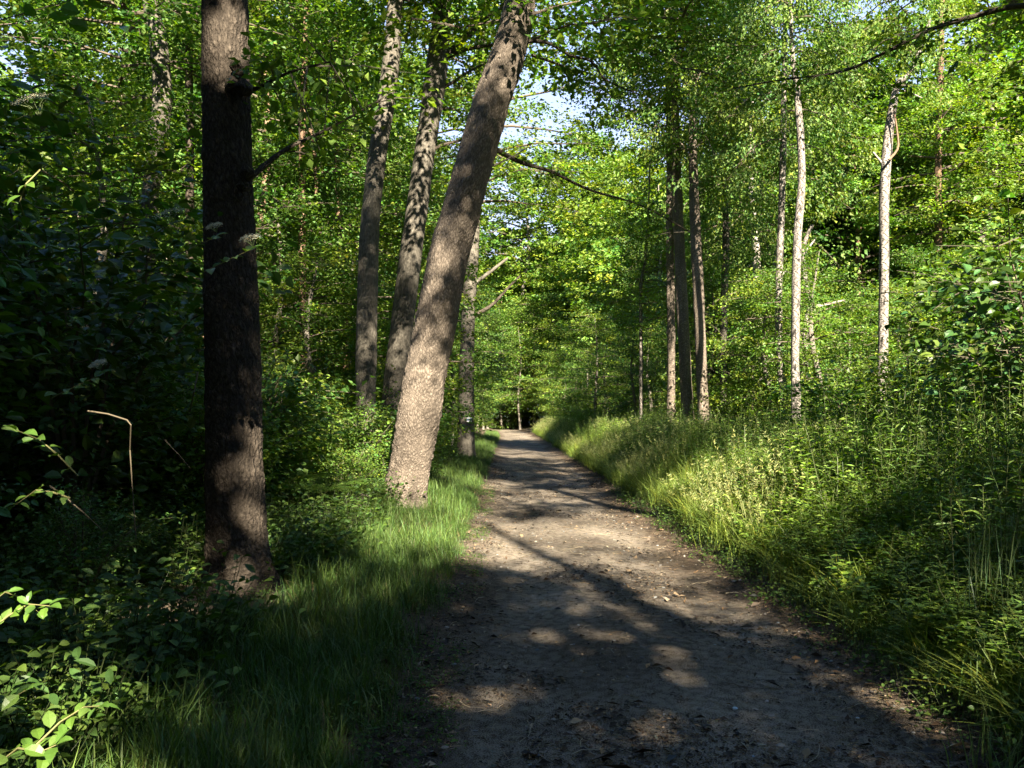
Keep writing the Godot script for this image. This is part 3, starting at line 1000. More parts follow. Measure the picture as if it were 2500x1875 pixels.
# ---------------------------------------------------------------- ground plants
func make_tuft(sd: int, n: int, h: float, spread: float, w: float, c: Color, droop: float) -> ArrayMesh:
	rng.seed = sd
	var b := Buf.new()
	for k in n:
		var yaw := rnd(0, TAU)
		var lean := Vector3(cos(yaw), 0, sin(yaw)) * rnd(0.05, 0.55)
		blade(b, Vector3(gs(spread), 0, gs(spread)), lean, h * rnd(0.5, 1.15), w * rnd(0.7, 1.2), droop * rng.randf(), tone(c, 0.2))
	return b.mesh()


func make_plume_grass(sd: int, stalks: int) -> ArrayMesh:
	rng.seed = sd
	var b := Buf.new()
	for k in 34:
		var yaw := rnd(0, TAU)
		blade(b, Vector3(gs(0.09), 0, gs(0.07)), Vector3(cos(yaw), 0, sin(yaw)) * rnd(0.1, 0.6), rnd(0.5, 0.95), 0.007, rnd(0.1, 0.8), tone(Color(0.150, 0.205, 0.036)), 4)
	for k in stalks:
		var yaw := rnd(0, TAU)
		var lean := Vector3(cos(yaw), 0, sin(yaw)) * rnd(0.05, 0.3)
		var h := rnd(0.9, 1.25)
		var p := Vector3(gs(0.05), 0, gs(0.05))
		blade(b, p, lean, h, 0.005, 0.1, Color(0.20, 0.20, 0.07), 4)
		var top := p + Vector3.UP * h * 0.95 + lean * h
		for m in 15:
			var u := rng.randf()
			var q := top - (Vector3.UP * 0.9 + lean) * 0.22 * u
			var dd := Vector3(gs(0.6), 0.6, gs(0.6)).normalized()
			leaf(b, q, dd, Vector3(gs(1), gs(1), gs(1)).normalized(), rnd(0.025, 0.06), 0.007, tone(Color(0.27, 0.29, 0.11)))
	return b.mesh()


func make_herb(sd: int, h: float, pairs: int, l: float, w: float, c: Color) -> ArrayMesh:
	rng.seed = sd
	var b := Buf.new()
	for q in 3:
		var yaw := rnd(0, TAU)
		var lean := Vector3(cos(yaw), 0, sin(yaw)) * rnd(0.05, 0.30)
		var p := Vector3(gs(0.06), 0, gs(0.06))
		var hh := h * rnd(0.75, 1.1)
		var pts := PackedVector3Array()
		for j in 5:
			var u := j / 4.0
			pts.append(p + Vector3.UP * hh * u + lean * hh * u * u)
		rod(b, pts, 0.004, 0.0015, 3, tone(Color(0.10, 0.12, 0.04)))
		for k in pairs:
			var u := 0.12 + 0.88 * k / pairs
			var a := k * 1.3 + yaw
			var o := p + Vector3.UP * hh * u + lean * hh * u * u
			var z := (1.15 - 0.6 * u) * rnd(0.8, 1.2)
			for m in 2:
				var d := Vector3(cos(a + PI * m), rnd(0.0, 0.7), sin(a + PI * m)).normalized()
				leaf(b, o, d, Vector3(gs(0.3), 1, gs(0.3)).normalized(), l * z, w * z, tone(c))
	return b.mesh()


func make_low_plant(sd: int, n: int, l: float, w: float, h: float, c: Color) -> ArrayMesh:
	rng.seed = sd
	var b := Buf.new()
	for k in n:
		var yaw := rnd(0, TAU)
		var d := Vector3(cos(yaw), rnd(-0.35, 0.6), sin(yaw)).normalized()
		var p := Vector3(gs(0.12), h * rnd(0.15, 1.0), gs(0.12))
		leaf_oval(b, p, d, Vector3(gs(0.55), 1, gs(0.55)).normalized(), l * rnd(0.6, 1.3), w * rnd(0.8, 1.1), tone(c, 0.35))
		if k % 2 == 0:
			rod(b, PackedVector3Array([Vector3(p.x * 0.3, 0, p.z * 0.3), p]), 0.0025, 0.0012, 3, Color(0.06, 0.08, 0.03))
	return b.mesh()


func build_plants() -> void:
	var shade := Color(0.055, 0.105, 0.022)
	# short grass along both edges of the path
	var tufts := [make_tuft(201, 24, 0.19, 0.06, 0.0055, shade, 0.9), make_tuft(202, 14, 0.30, 0.05, 0.0055, Color(0.075, 0.125, 0.028), 0.8), make_tuft(203, 22, 0.11, 0.06, 0.0045, Color(0.068, 0.105, 0.026), 0.6), make_tuft(204, 16, 0.17, 0.07, 0.004, Color(0.14, 0.115, 0.055), 1.1)]
	for kind in 4:
		rng.seed = 210 + kind
		var rows := PackedFloat32Array()
		for k in [7000, 4200, 8000, 2600][kind]:
			var d := 2.2 + 66.0 * pow(rng.randf(), 2.2)
			var s := -1.18 - 1.45 * pow(rng.randf(), 1.2) * (1.0 if d < 20.0 else 0.8)
			var x := mid(d) + s
			var thick := lumps.get_noise_2d(x * 34.0, d * 34.0 + kind * 40.0) + 0.6 * fine.get_noise_2d(x * 14.0, d * 14.0)
			if thick < [-0.05, 0.05, -0.3, 0.12][kind] + 0.45 * smoothstep(-1.55, -1.2, s):
				continue
			if Vector2(x + 1.70, d - 12.4).length() < 0.55 or Vector2(x + 2.2, d - 6.2).length() < 0.6:
				continue
			var g := rnd(0.6, 1.3) * smoothstep(-1.15, -1.7, s) + 0.30
			put(rows, on_ground(x, d) - Vector3(0, 0.01, 0), rnd(0, TAU), Vector3(1, rnd(0.5, 1.05), 1) * g, Color(1, 1, 1) * rnd(0.7, 1.3), gs(0.22))
		for k in 2600:
			var d := 2.6 + 60.0 * pow(rng.randf(), 1.7)
			var s := 1.28 + 0.85 * pow(rng.randf(), 0.7)
			var x := mid(d) + s
			if lumps.get_noise_2d(x * 20.0, d * 20.0 + kind * 30.0) < 0.02:
				continue
			put(rows, on_ground(x, d), rnd(0, TAU), Vector3(1, rnd(0.8, 1.3), 1) * (0.35 + rnd(0.3, 1.0) * smoothstep(1.25, 1.8, s)), Color(1, 1, 1) * rnd(0.75, 1.25), gs(0.3))
		tag(scatter("verge_grass", tufts[kind], M.grass, rows), ["mid green short grass", "taller fresh green grass", "fine low grass", "dry straw coloured grass"][kind] + " along the edges of the path", "grass")

	# the tall verge on the right: leafy herbs and seeding grass
	var herbs := [make_herb(221, 1.05, 17, 0.10, 0.028, Color(0.125, 0.195, 0.030)), make_herb(222, 0.9, 15, 0.105, 0.046, Color(0.150, 0.225, 0.032)), make_herb(223, 1.2, 19, 0.12, 0.026, Color(0.110, 0.175, 0.032))]
	for kind in 3:
		rng.seed = 230 + kind
		var rows := PackedFloat32Array()
		for k in 5000:
			var d := 3.0 + 66.0 * pow(rng.randf(), 1.7)
			var e := 0.25 + (4.6 if d > 9.0 else 3.6) * pow(rng.randf(), 1.2)
			var x := mid(d) + 1.45 + e
			var rise := smoothstep(0.1, 1.1, e) * smoothstep(1.0, 10.5, d + e * 0.8)
			if kind == 1:
				rise *= 0.9
			var patch := lumps.get_noise_2d(x * 16.0 + kind * 70.0, d * 11.0)
			if patch < -0.12:
				continue
			put(rows, on_ground(x, d), rnd(0, TAU), Vector3(1, (0.30 + 0.75 * rise) * (0.85 + 0.8 * patch), 1) * rnd(0.75, 1.25), Color(1, 1, 1) * rnd(0.7, 1.3), gs(0.2))
		tag(scatter("tall_herbs", herbs[kind], M.leaf, rows), ["narrow leaved tall herbs", "bright broader leaved herbs", "long leaved tallest herbs"][kind] + " crowding the right verge", "herbs")
	rng.seed = 240
	var rows := PackedFloat32Array()
	var plain := PackedFloat32Array()
	for k in 4600:
		var d := 3.6 + 66.0 * pow(rng.randf(), 1.4)
		var e := 0.1 + 3.2 * pow(rng.randf(), 1.6)
		if d < 17.0 and rng.randf() < 0.25:
			continue
		var rise := smoothstep(-0.2, 0.9, e)
		put(rows if lumps.get_noise_2d(d * 9.0, e * 30.0) > (0.02 if d > 13.0 else 0.30) else plain, on_ground(mid(d) + 1.45 + e, d), rnd(0, TAU), Vector3(1, (0.4 + 0.6 * rise) * (0.55 + 0.45 * smoothstep(3.0, 11.0, d)), 1) * rnd(0.8, 1.15), Color(1, 1, 1) * rnd(0.85, 1.25), gs(0.22))
	tag(scatter("tall_grass", make_plume_grass(242, 0), M.grass, plain), "tall yellow green grass without plumes on the right verge", "grass")
	tag(scatter("seeding_grass", make_plume_grass(241, 4), M.grass, rows), "tall seeding grass with pale plumes on the right verge", "grass")

	# low leafy cover under the trees
	var low := [make_low_plant(251, 26, 0.058, 0.034, 0.26, Color(0.055, 0.105, 0.02)), make_low_plant(252, 22, 0.05, 0.028, 0.42, Color(0.075, 0.125, 0.024))]
	for kind in 2:
		rng.seed = 255 + kind
		rows = PackedFloat32Array()
		for k in 7000:
			var d := 2.4 + 50.0 * pow(rng.randf(), 1.8)
			var x := mid(d) - 2.5 - 9.0 * pow(rng.randf(), 1.3) * (0.5 + d / 30.0)
			if Vector2((x + 2.2) * 1.1, d - 5.7).length() < 0.95 or Vector2(x + 2.4, d - 11.0).length() < 0.8:
				continue
			put(rows, on_ground(x, d), rnd(0, TAU), Vector3.ONE * rnd(0.7, 1.5), Color(1, 1, 1) * rnd(0.7, 1.2), gs(0.15))
		for k in 3500:
			var d := 8.0 + 50.0 * pow(rng.randf(), 1.3)
			var x := mid(d) + 4.5 + 20.0 * rng.randf() * (0.3 + d / 50.0)
			put(rows, on_ground(x, d), rnd(0, TAU), Vector3.ONE * rnd(0.8, 1.9), Color(1, 1, 1) * rnd(0.8, 1.3), gs(0.15))
		for k in 1900:
			var d := 2.4 + 16.0 * rng.randf()
			var s := -1.12 - 1.7 * pow(rng.randf(), 1.4)
			if lumps.get_noise_2d(s * 40.0, d * 30.0) > 0.0:
				put(rows, on_ground(mid(d) + s, d), rnd(0, TAU), Vector3.ONE * rnd(0.15, 0.45), Color(1, 1, 1) * rnd(0.8, 1.3), gs(0.15))
		for k in 900:
			var d := 2.6 + 14.0 * rng.randf()
			put(rows, on_ground(mid(d) + 1.22 + 1.5 * rng.randf(), d), rnd(0, TAU), Vector3.ONE * rnd(0.2, 0.75), Color(1, 1, 1) * rnd(0.8, 1.3), gs(0.15))
		tag(scatter("ground_cover", low[kind], M.leaf, rows), ["dark low leaves", "looser taller leaves"][kind] + " covering the woodland floor", "ground cover")

	# litter on the path
	rng.seed = 260
	var pebble := SphereMesh.new()
	pebble.radius = 0.011
	pebble.height = 0.014
	pebble.radial_segments = 7
	pebble.rings = 4
	rows = PackedFloat32Array()
	for k in 1500:
		var d := 2.6 + 22.0 * pow(rng.randf(), 1.7)
		var s := rnd(-1.5, 1.5)
		put(rows, Vector3(mid(d) + s, path_y(s, d) + 0.001, -d), rnd(0, TAU), Vector3(rnd(0.5, 1.3), rnd(0.5, 1.0), rnd(0.5, 1.3)) * exp(gs(0.35)) * 0.8, tone(Color(0.17, 0.15, 0.125), 0.35))
	tag(scatter("pebbles", pebble, M.twig, rows), "small grey pebbles trodden into the path", "pebbles")
	var b := Buf.new()
	leaf(b, Vector3(-0.01, 0.003, 0), Vector3(1, 0.1, 0.1).normalized(), Vector3(0.2, 1, 0.3).normalized(), 0.016, 0.009, Color(1, 1, 1))
	rows = PackedFloat32Array()
	for k in 85000:
		var d := 2.6 + 26.0 * pow(rng.randf(), 1.9)
		var s := rnd(-1.7, 1.8)
		var thick := lumps.get_noise_2d(s * 30.0, d * 22.0) + 0.7 * fine.get_noise_2d(s * 6.0, d * 6.0)
		if thick < 0.16 - 0.6 * smoothstep(0.7, 1.4, absf(s)) and rng.randf() < 0.86:
			continue
		var dark := rng.randf() < 0.75
		var c := tone(Color(0.045, 0.034, 0.025) if dark else Color(0.16, 0.115, 0.07), 0.35)
		var g := exp(gs(0.6)) * 1.0
		put(rows, Vector3(mid(d) + s, maxf(path_y(s, d), ground_y(mid(d) + s, d)) + 0.001, -d), rnd(0, TAU), Vector3(g, g, g * rnd(0.5, 1.2)), c, gs(0.35))
	tag(scatter("leaf_litter", b.mesh(), M.twig, rows), "dark scraps of leaf and bark strewn over the path", "litter")
	b = Buf.new()
	rod(b, PackedVector3Array([Vector3(-0.04, 0.002, 0), Vector3(0.0, 0.006, 0.004), Vector3(0.04, 0.003, 0)]), 0.0009, 0.0007, 3, Color(1, 1, 1))
	rows = PackedFloat32Array()
	for k in 5200:
		var d := 2.6 + 16.0 * pow(rng.randf(), 1.6)
		var s := rnd(-1.8, 1.75)
		if absf(s) < 0.8 and rng.randf() < 0.6:
			continue
		put(rows, Vector3(mid(d) + s, maxf(path_y(s, d), ground_y(mid(d) + s, d)) + 0.002, -d), rnd(0, TAU), Vector3.ONE * rnd(0.5, 1.5), tone(Color(0.24, 0.19, 0.12), 0.3))
	tag(scatter("straw_litter", b.mesh(), M.twig, rows), "short bits of straw scattered over the path and its edges", "litter")


func bent(from: Vector3, yaw: float, l: float, curve: float) -> PackedVector3Array:
	var out := PackedVector3Array()
	for j in 6:
		var u := j / 5.0
		var a := yaw + curve * (u - 0.5)
		out.append(from + Vector3(cos(a), 0, sin(a)) * l * (u - 0.5) + Vector3.UP * 0.006 * sin(u * 9.0))
	return out


func build_twigs() -> void:
	rng.seed = 300
	for k in 46:
		var d := 3.3 + 7.5 * pow(rng.randf(), 1.3)
		var s := rnd(-1.35, 1.2)
		var b := Buf.new()
		var pale := rng.randf() < 0.7
		rod(b, bent(Vector3.ZERO, rnd(0, TAU), rnd(0.10, 0.34), gs(0.5)), 0.0022, 0.0012, 4, Color(0.34, 0.28, 0.19) if pale else Color(0.12, 0.09, 0.06))
		var o := solo("straw_stalk" if pale else "dry_twig", b.mesh(), M.twig)
		o.position = Vector3(mid(d) + s, path_y(s, d) + 0.007, -d)
		tag(o, "thin pale straw lying on the shaded near path" if pale else "thin dark twig lying on the shaded near path", "straw" if pale else "twig", "straws strewn on the near path" if pale else "dark twigs strewn on the near path")


# ---------------------------------------------------------------- trees behind the viewer that shade the near path
func shade_crown(called: String, label: String, q: Array, sd: int) -> void:
	var where := on_ground(q[0], q[1])
	var h: float = q[2]
	var start: float = q[4]
	var t := thing(called, label, "tree", where, "trees around the viewpoint")
	var over: float = q[7] if q.size() > 7 else 0.0
	var top := Vector3(over, start, 0)
	part("trunk", trunk([Vector3(0, -0.05, 0), Vector3(0.1, h * 0.25, 0), top * Vector3(0.5, 0.8, 1), top, Vector3(over * 1.05, h * 0.9, 0)], [0.24, 0.21, 0.17, 0.12, 0.05], 16, 0.4, 0.15, 0.0, 0.4, sd), M.bark_grey, t)
	var c := make_crown(sd, q[3], h - start, q[5], q[6], 56, 0.14, 0.10, Color(0.085, 0.145, 0.026), {"world": where + top, "gaps": true, "clump": 0.55})
	part("crown", c[0], M.leaf, t, top)
	part("branches", c[1], M.twig, t, top)


func build_shade() -> void:
	# x, d, height, crown radius, crown start, limbs, clumps on a limb
	var spots := [
		[-9.4, -8.0, 16.0, 3.4, 2.0, 44, 12], [-5.8, -9.0, 17.5, 3.3, 2.0, 48, 12], [-2.4, -9.2, 19.5, 3.0, 2.0, 50, 12], [0.9, -9.4, 21.0, 2.3, 2.0, 66, 15], [4.7, -9.0, 13.6, 2.6, 2.0, 42, 12],
		[8.2, -9.2, 13.4, 2.7, 2.0, 42, 12], [12.8, -8.5, 18.5, 3.0, 2.0, 50, 12], [17.5, -7.5, 18.0, 3.3, 2.0, 48, 12],
		[-4.0, -13.5, 20.0, 3.2, 2.5, 48, 11], [1.3, -13.5, 22.0, 2.5, 2.5, 48, 11], [5.4, -13.2, 16.0, 2.7, 2.5, 44, 11], [9.2, -13.0, 16.0, 2.7, 2.5, 44, 11], [14.2, -13.0, 20.0, 3.0, 2.5, 46, 11],
		[-4.6, 1.6, 16.0, 3.6, 7.5, 34, 11], [-4.4, -4.2, 16.0, 3.6, 6.5, 34, 11], [-1.4, -5.0, 15.0, 3.0, 7.6, 34, 11], [5.6, 0.6, 17.0, 3.0, 10.0, 30, 6], [-7.2, 5.0, 15.0, 3.6, 4.6, 36, 10], [-1.5, -2.2, 14.5, 2.3, 8.5, 24, 10],
		[6.6, 5.0, 17.0, 2.8, 9.6, 26, 6], [9.3, 12.0, 18.0, 3.3, 10.0, 22, 7, -4.2], [8.4, 8.6, 18.0, 3.0, 9.0, 18, 6, -4.2], [-0.9, -2.8, 20.5, 1.9, 14.8, 16, 9, 3.8], [6.3, -11.5, 19.5, 2.8, 14.6, 9, 4],
	]
	var k := 0
	for q in spots:
		k += 1
		var ahead: bool = q[1] > 0.0
		shade_crown("shade_tree", "leafy tree standing beside the near path whose crown hangs above the frame" if ahead else "leafy tree behind the viewpoint whose crown shades the near path", q, 500 + k)


# ---------------------------------------------------------------- things close to the viewer
var leaf_shapes: Array = []


func one_leaf(t: Node3D, n: int, where: Vector3, d: Vector3, up: Vector3, l: float) -> void:
	var o := part("leaf", leaf_shapes[n % leaf_shapes.size()], M.leaf_gloss, t, where)
	var s := d.cross(up).normalized()
	o.basis = Basis(d, s.cross(d), s) * Basis.from_scale(Vector3.ONE * l)


# a leafy twig through picture positions; every leaf of it is a part
func sprig(called: String, label: String, category: String, d: float, rows: Array, pairs: int, l: float, sd: int, group := "") -> Node3D:
	rng.seed = sd
	var base := at(rows[0][0], rows[0][1], d)
	var t := thing(called, label, category, base, group)
	var pts := PackedVector3Array()
	for k in rows.size():
		pts.append(at(rows[k][0], rows[k][1], d + gs(0.05)) - base)
	var b := Buf.new()
	rod(b, pts, 0.0035, 0.0014, 5, Color(0.16, 0.15, 0.06))
	part("twig", b.mesh(), M.twig, t)
	var n := pts.size() - 1
	for k in pairs:
		var u := (k + 0.6) / pairs * n
		var j := mini(int(u), n - 1)
		var p := pts[j].lerp(pts[j + 1], u - j)
		var dir := (pts[j + 1] - pts[j]).normalized()
		var side := dir.cross(Vector3(gs(0.3), 1, 0.25)).normalized()
		for m in [-1.0, 1.0]:
			var to: Vector3 = (side * m + dir * rnd(0.2, 0.9) + Vector3(0, gs(0.25) - 0.15, gs(0.3))).normalized()
			one_leaf(t, rng.randi() % 4, p + to * 0.008, to, Vector3(gs(0.35), 1, 0.45 + gs(0.3)).normalized(), l * rnd(0.65, 1.15))
	one_leaf(t, 0, pts[n], (pts[n] - pts[n - 1]).normalized(), Vector3(0, 1, 0.4).normalized(), l)
	return t


func flower_head(sd: int, r: float) -> ArrayMesh:
	rng.seed = sd
	var b := Buf.new()
	for k in 9:
		var a := k * 0.7
		rod(b, PackedVector3Array([Vector3(0, -r * 0.8, 0), Vector3(cos(a) * r * 0.35, -r * 0.25, sin(a) * r * 0.35), Vector3(cos(a) * r * 0.7, -r * 0.06, sin(a) * r * 0.7)]), 0.002, 0.001, 3, Color(0.16, 0.20, 0.08))
	for k in 330:
		var a := rnd(0, TAU)
		var q := sqrt(rng.randf())
		var p := Vector3(cos(a) * q * r, r * 0.22 * (1.0 - q * q) + gs(0.004), sin(a) * q * r)
		for m in 2:
			var yaw := rnd(0, TAU)
			leaf(b, p, Vector3(cos(yaw), gs(0.3), sin(yaw)).normalized(), Vector3(gs(0.4), 1, gs(0.4)).normalized(), 0.0065, 0.005, tone(Color(0.42, 0.41, 0.30), 0.1))
	return b.mesh()


func fern_frond(sd: int, l: float) -> ArrayMesh:
	rng.seed = sd
	var b := Buf.new()
	var pts := PackedVector3Array()
	for j in 9:
		var u := j / 8.0
		pts.append(Vector3(l * (u - 0.12 * u * u), l * (0.62 * u - 0.55 * u * u), 0))
	rod(b, pts, 0.004, 0.001, 3, Color(0.14, 0.15, 0.05))
	for k in 22:
		var u := 0.16 + 0.84 * k / 22.0
		var j := mini(int(u * 8.0), 7)
		var p := pts[j].lerp(pts[j + 1], u * 8.0 - j)
		var ln := l * 0.30 * sin(PI * clampf(0.12 + 0.88 * (1.0 - u), 0, 1)) + 0.02
		for m in [-1.0, 1.0]:
			var d := Vector3(0.35, -0.18, m).normalized()
			for q in 7:
				var w := q / 7.0
				for e in [-1.0, 1.0]:
					leaf(b, p + d * ln * w, (Vector3(0.9 * e, 0, 0.35 * m) + d * 0.6).normalized(), Vector3(0, 1, 0), ln * 0.24 * (1.0 - w * 0.75), 0.010, tone(Color(0.11, 0.19, 0.04), 0.12))
	return b.mesh()


func build_close() -> void:
	rng.seed = 700
	for k in 4:
		var b := Buf.new()
		leaf_oval(b, Vector3.ZERO, Vector3.RIGHT, Vector3.UP, 1.0, [0.52, 0.60, 0.46, 0.66][k], [Color(0.070, 0.135, 0.020), Color(0.085, 0.150, 0.023), Color(0.055, 0.110, 0.020), Color(0.092, 0.152, 0.028)][k])
		leaf_shapes.append(b.mesh())
	sprig("leafy_sprig", "sunlit bright green sprig reaching in at the lower left edge", "sprig", 2.6, [[-14, 634], [8, 616], [28, 604], [50, 606]], 7, 0.055, 701)
	sprig("leafy_sprig", "uppermost bright leaves at the left edge above the sunlit sprig", "sprig", 2.65, [[-12, 606], [6, 592], [22, 598], [38, 612]], 5, 0.05, 702)
	sprig("leafy_sprig", "long sunlit sprig in the bottom left corner pointing right", "sprig", 2.2, [[18, 772], [36, 745], [60, 722], [84, 707], [100, 706]], 9, 0.05, 703)
	sprig("leafy_sprig", "sunlit leaves crowding the bottom left corner beneath the long sprig", "sprig", 2.15, [[-10, 770], [18, 748], [40, 752], [56, 745]], 7, 0.055, 704)
	sprig("leafy_sprig", "short sunlit sprig at the left edge just above the bottom corner", "sprig", 2.25, [[-14, 722], [6, 702], [26, 690]], 4, 0.05, 705)
	sprig("leafy_sprig", "pale big leaved sprig against the dark brush at the left edge", "sprig", 3.0, [[78, 476], [58, 455], [40, 440], [16, 430]], 5, 0.065, 706)
	sprig("leafy_sprig", "small light green sprig below the pale big leaved one", "sprig", 3.2, [[70, 498], [52, 492], [36, 490], [14, 506]], 6, 0.05, 707)
	sprig("leafy_sprig", "light green sprig hanging among dark leaves at the upper left", "sprig", 3.0, [[40, 170], [26, 184], [20, 202], [24, 216]], 5, 0.055, 708)
	sprig("leafy_sprig", "dim green sprig in front of the foot of the massive dark trunk", "sprig", 5.2, [[200, 600], [206, 588], [214, 580], [226, 586]], 4, 0.075, 709)
	# elder branches in flower
	var heads := [[33, 100, 4.0, 0.10, "elder branch with the widest cream flower head at the upper left edge"], [170, 214, 4.6, 0.095, "elder branch with a flower head left of the massive dark trunk"], [214, 226, 4.8, 0.05, "elder branch with a small flower head before the dark trunk's left side"], [250, 238, 5.0, 0.07, "elder branch with a flower head in front of the dark trunk"], [98, 364, 4.2, 0.045, "elder branch with a small flower head low in the left brush"]]
	var k := 0
	for q in heads:
		k += 1
		var t := sprig("elder_branch", q[4], "branch", q[2], [[q[0] - 46, q[1] + 34], [q[0] - 22, q[1] + 22], [q[0], q[1] + 12]], 4, 0.085, 720 + k)
		var o := part("flower_head", flower_head(730 + k, q[3]), M.flower, t, at(q[0], q[1], q[2]) - t.position)
		o.rotation = Vector3(0.5, 0, 0.2)
	# bare twigs in the left brush
	var bare := [[4.0, [[88, 411], [108, 414], [127, 420], [131, 425], [130, 450], [132, 482], [136, 540]], 0.006, "pale dead twig bent at a right angle in the left brush"], [3.4, [[50, 486], [64, 496], [84, 513], [103, 531]], 0.005, "thin bare twig slanting down to the right in the dark left brush"], [4.6, [[165, 440], [178, 454], [190, 468]], 0.005, "short bare twig slanting just left of the dark trunk"], [6.2, [[198, 372], [194, 392], [190, 412]], 0.010, "upright broken stick beside the dark trunk's left edge"]]
	for q in bare:
		var b := Buf.new()
		var base := at(q[1][0][0], q[1][0][1], q[0])
		var pts := PackedVector3Array()
		for r in q[1]:
			pts.append(at(r[0], r[1], q[0] + gs(0.03)) - base)
		rod(b, pts, q[2] * 0.7, q[2] * 0.4, 6, Color(0.085, 0.068, 0.045))
		var o := solo("bare_twig", b.mesh(), M.twig)
		o.position = base
		tag(o, q[3], "twig")
	# fern and stump by the leaning trunk
	var fr := fern_frond(751, 0.85)
	var places := [[-2.5, 10.9, "fern with arching fronds left of the foot of the leaning trunk"], [-3.1, 11.2, "fern farther left of the leaning trunk in deeper shade"]]
	for q in places:
		var t := thing("fern", q[2], "fern", on_ground(q[0], q[1]))
		for m in 8:
			var o := part("frond", fr, M.leaf, t, Vector3(0, 0.3, 0))
			o.rotation = Vector3(0, m * 0.785 + gs(0.2), rnd(0.0, 0.3))
			o.scale = Vector3.ONE * rnd(0.75, 1.1)
	var st := thing("root_stump", "small broken brown stump in the grass left of the leaning trunk", "stump", on_ground(-2.2, 11.9) - Vector3(0, 0.06, 0))
	part("wood", trunk([Vector3.ZERO, Vector3(0.03, 0.12, 0), Vector3(-0.04, 0.24, 0.02)], [0.20, 0.16, 0.07], 28, 0.02, 0.55, 0.012, 0.3, 91), M.bark_pink, st)
	# clumps of coarse grass at the right
	var clumps := [[2.75, 4.7, 1.05, 70, "tall dark sedge clump standing at the right edge of the path", Color(0.05, 0.075, 0.03)], [3.05, 5.0, 1.15, 60, "taller sedge clump behind the dark one at the right edge", Color(0.06, 0.09, 0.03)], [2.10, 3.62, 0.34, 60, "light green grass clump in the bottom right corner", Color(0.17, 0.22, 0.07)], [2.38, 4.05, 0.42, 60, "light green grass clump just above the bottom right corner", Color(0.15, 0.20, 0.06)]]
	for q in clumps:
		var b := Buf.new()
		for m in q[3]:
			var yaw := rnd(0, TAU)
			blade(b, Vector3(gs(0.09), 0, gs(0.09)), Vector3(cos(yaw), 0, sin(yaw)) * rnd(0.02, 0.4), q[2] * rnd(0.6, 1.1), 0.007, rnd(0.0, 0.6), tone(q[5]), 4)
		var o := solo("sedge_clump" if q[2] > 0.5 else "grass_clump", b.mesh(), M.grass)
		o.position = on_ground(q[0], q[1])
		tag(o, q[4], "grass")
	# yellow blossoms in the herbs
	for m in 12:
		var d := rnd(8.5, 12.5)
		var x := mid(d) + rnd(2.2, 4.0)
		var t := thing("yellow_flower", "small yellow blossom among the sunlit herbs on the right", "flower", on_ground(x, d), "yellow blossoms in the right verge")
		var b := Buf.new()
		var h := rnd(0.85, 1.05)
		rod(b, PackedVector3Array([Vector3.ZERO, Vector3(0.02, h * 0.5, 0.01), Vector3(0, h, 0)]), 0.003, 0.002, 3, Color(0.1, 0.15, 0.03))
		part("stem", b.mesh(), M.twig, t)
		b = Buf.new()
		for e in 6:
			var a := e * TAU / 6.0
			leaf(b, Vector3(0, h, 0), Vector3(cos(a), 0.35, sin(a)).normalized(), Vector3.UP, 0.026, 0.02, Color(0.65, 0.50, 0.03))
		part("petals", b.mesh(), M.flower, t)


func mark_gaps() -> void:
	# where the canopy behind lets a beam through: [point that the sun reaches, squared radius]
	gap_rays = [
		[at(22, 606, 2.6), 0.05], [at(60, 725, 2.2), 0.05], [at(12, 745, 2.15), 0.04], [at(25, 440, 3.0), 0.02], [at(40, 495, 3.2), 0.02], [at(25, 200, 3.0), 0.02], [at(130, 440, 4.0), 0.02],
		[at(230, 128, 7.0), 0.06], [at(232, 150, 7.0), 0.05], [at(33, 100, 4.0), 0.02],
		[at(990, 700, 3.7), 0.02], [at(1010, 640, 3.8), 0.02], [at(370, 690, 4.7), 0.008], [at(330, 600, 6.9), 0.012],
	]
	rng.seed = 41
	for q in [[545, 630, 5.93], [620, 642, 5.6], [590, 690, 4.65], [640, 735, 4.0], [720, 655, 5.3], [470, 700, 4.5]]:
		for e in 4:
			gap_rays.append([at(q[0], q[1], q[2]) + Vector3(gs(0.26), 0, gs(0.10)), rnd(0.004, 0.009)])
	for k in 26:
		gap_rays.append([at(rnd(10, 330), rnd(180, 640), rnd(4.0, 8.0)), rnd(0.006, 0.022)])
	for k in 26:
		var d := rnd(4.2, 9.0)
		gap_rays.append([Vector3(mid(d) + 1.6 + rnd(0.1, 3.0), rnd(0.3, 0.9), -d), rnd(0.006, 0.02)])


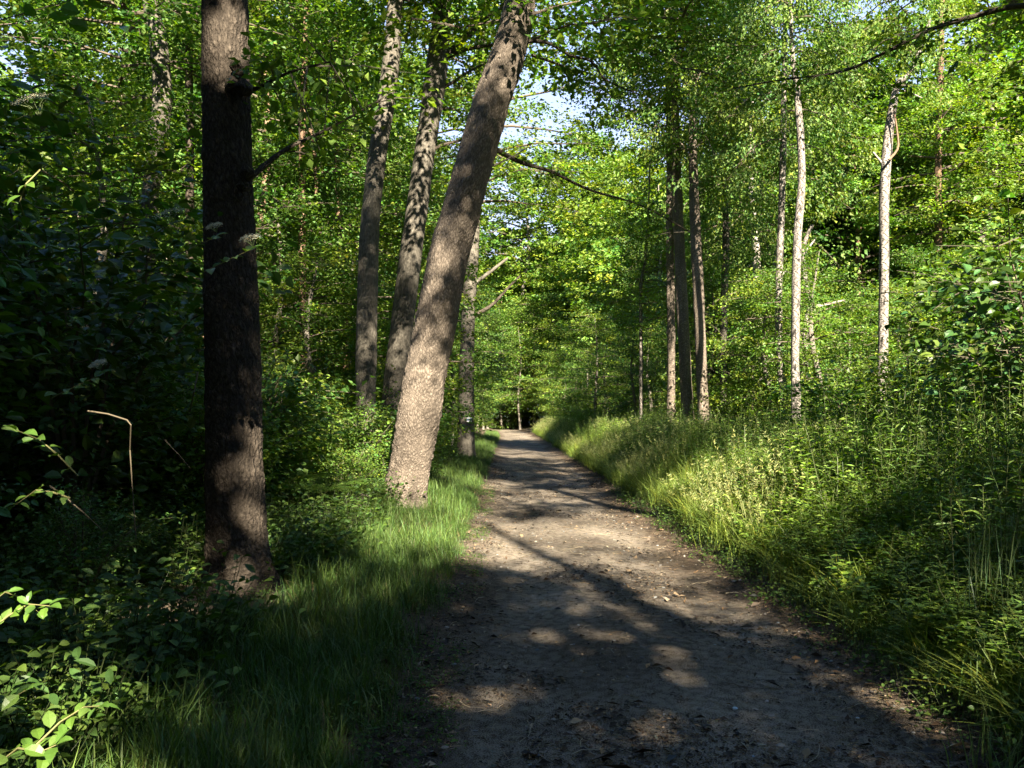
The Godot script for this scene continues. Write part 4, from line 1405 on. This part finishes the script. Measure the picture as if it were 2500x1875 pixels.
# ---------------------------------------------------------------- build
func _ready() -> void:
	var cam := Camera3D.new()
	cam.name = "camera"
	add_child(cam)
	cam.position = Vector3(0, EYE, 0)
	cam.rotation = Vector3(TILT, 0, 0)
	cam.fov = rad_to_deg(2.0 * atan(384.0 / F))
	cam.near = 0.05
	cam.far = 900.0
	cam.current = true

	var sky := ProceduralSkyMaterial.new()
	sky.sky_top_color = Color(0.40, 0.58, 0.94)
	sky.sky_horizon_color = Color(0.90, 0.945, 1.0)
	sky.sky_curve = 0.35
	sky.ground_bottom_color = Color(0.12, 0.13, 0.08)
	sky.ground_horizon_color = Color(0.45, 0.50, 0.45)
	sky.sky_energy_multiplier = 0.555
	var we := WorldEnvironment.new()
	we.name = "environment"
	var env := Environment.new()
	env.background_mode = Environment.BG_SKY
	env.sky = Sky.new()
	env.sky.sky_material = sky
	env.tonemap_mode = Environment.TONE_MAPPER_LINEAR
	env.tonemap_exposure = 7.4
	env.sdfgi_enabled = true
	env.ssao_enabled = true
	env.ssil_enabled = true
	we.environment = env
	add_child(we)

	var sun := DirectionalLight3D.new()
	sun.name = "sun"
	add_child(sun)
	var hz := deg_to_rad(SUN_TURN)
	var el := deg_to_rad(SUN_HIGH)
	sun_from = Vector3(sin(hz) * cos(el), sin(el), cos(hz) * cos(el))
	sun.look_at_from_position(Vector3.ZERO, -sun_from, Vector3.UP)
	sun.light_energy = 1.6
	sun.light_color = Color(1.0, 0.955, 0.87)
	sun.light_angular_distance = 0.5
	sun.shadow_enabled = true

	lumps.seed = 7
	lumps.frequency = 0.02
	lumps.fractal_octaves = 3
	fine.seed = 8
	fine.frequency = 0.1
	fine.fractal_octaves = 3
	cells.seed = 9
	cells.noise_type = FastNoiseLite.TYPE_CELLULAR
	cells.cellular_return_type = FastNoiseLite.RETURN_DISTANCE2_SUB
	cells.frequency = 0.02

	mark_gaps()
	build_materials()
	build_ground()
	build_crowns()
	build_main_trees()
	build_wood()
	build_near_shrubs()
	build_plants()
	build_shade()
	build_close()
	build_twigs()
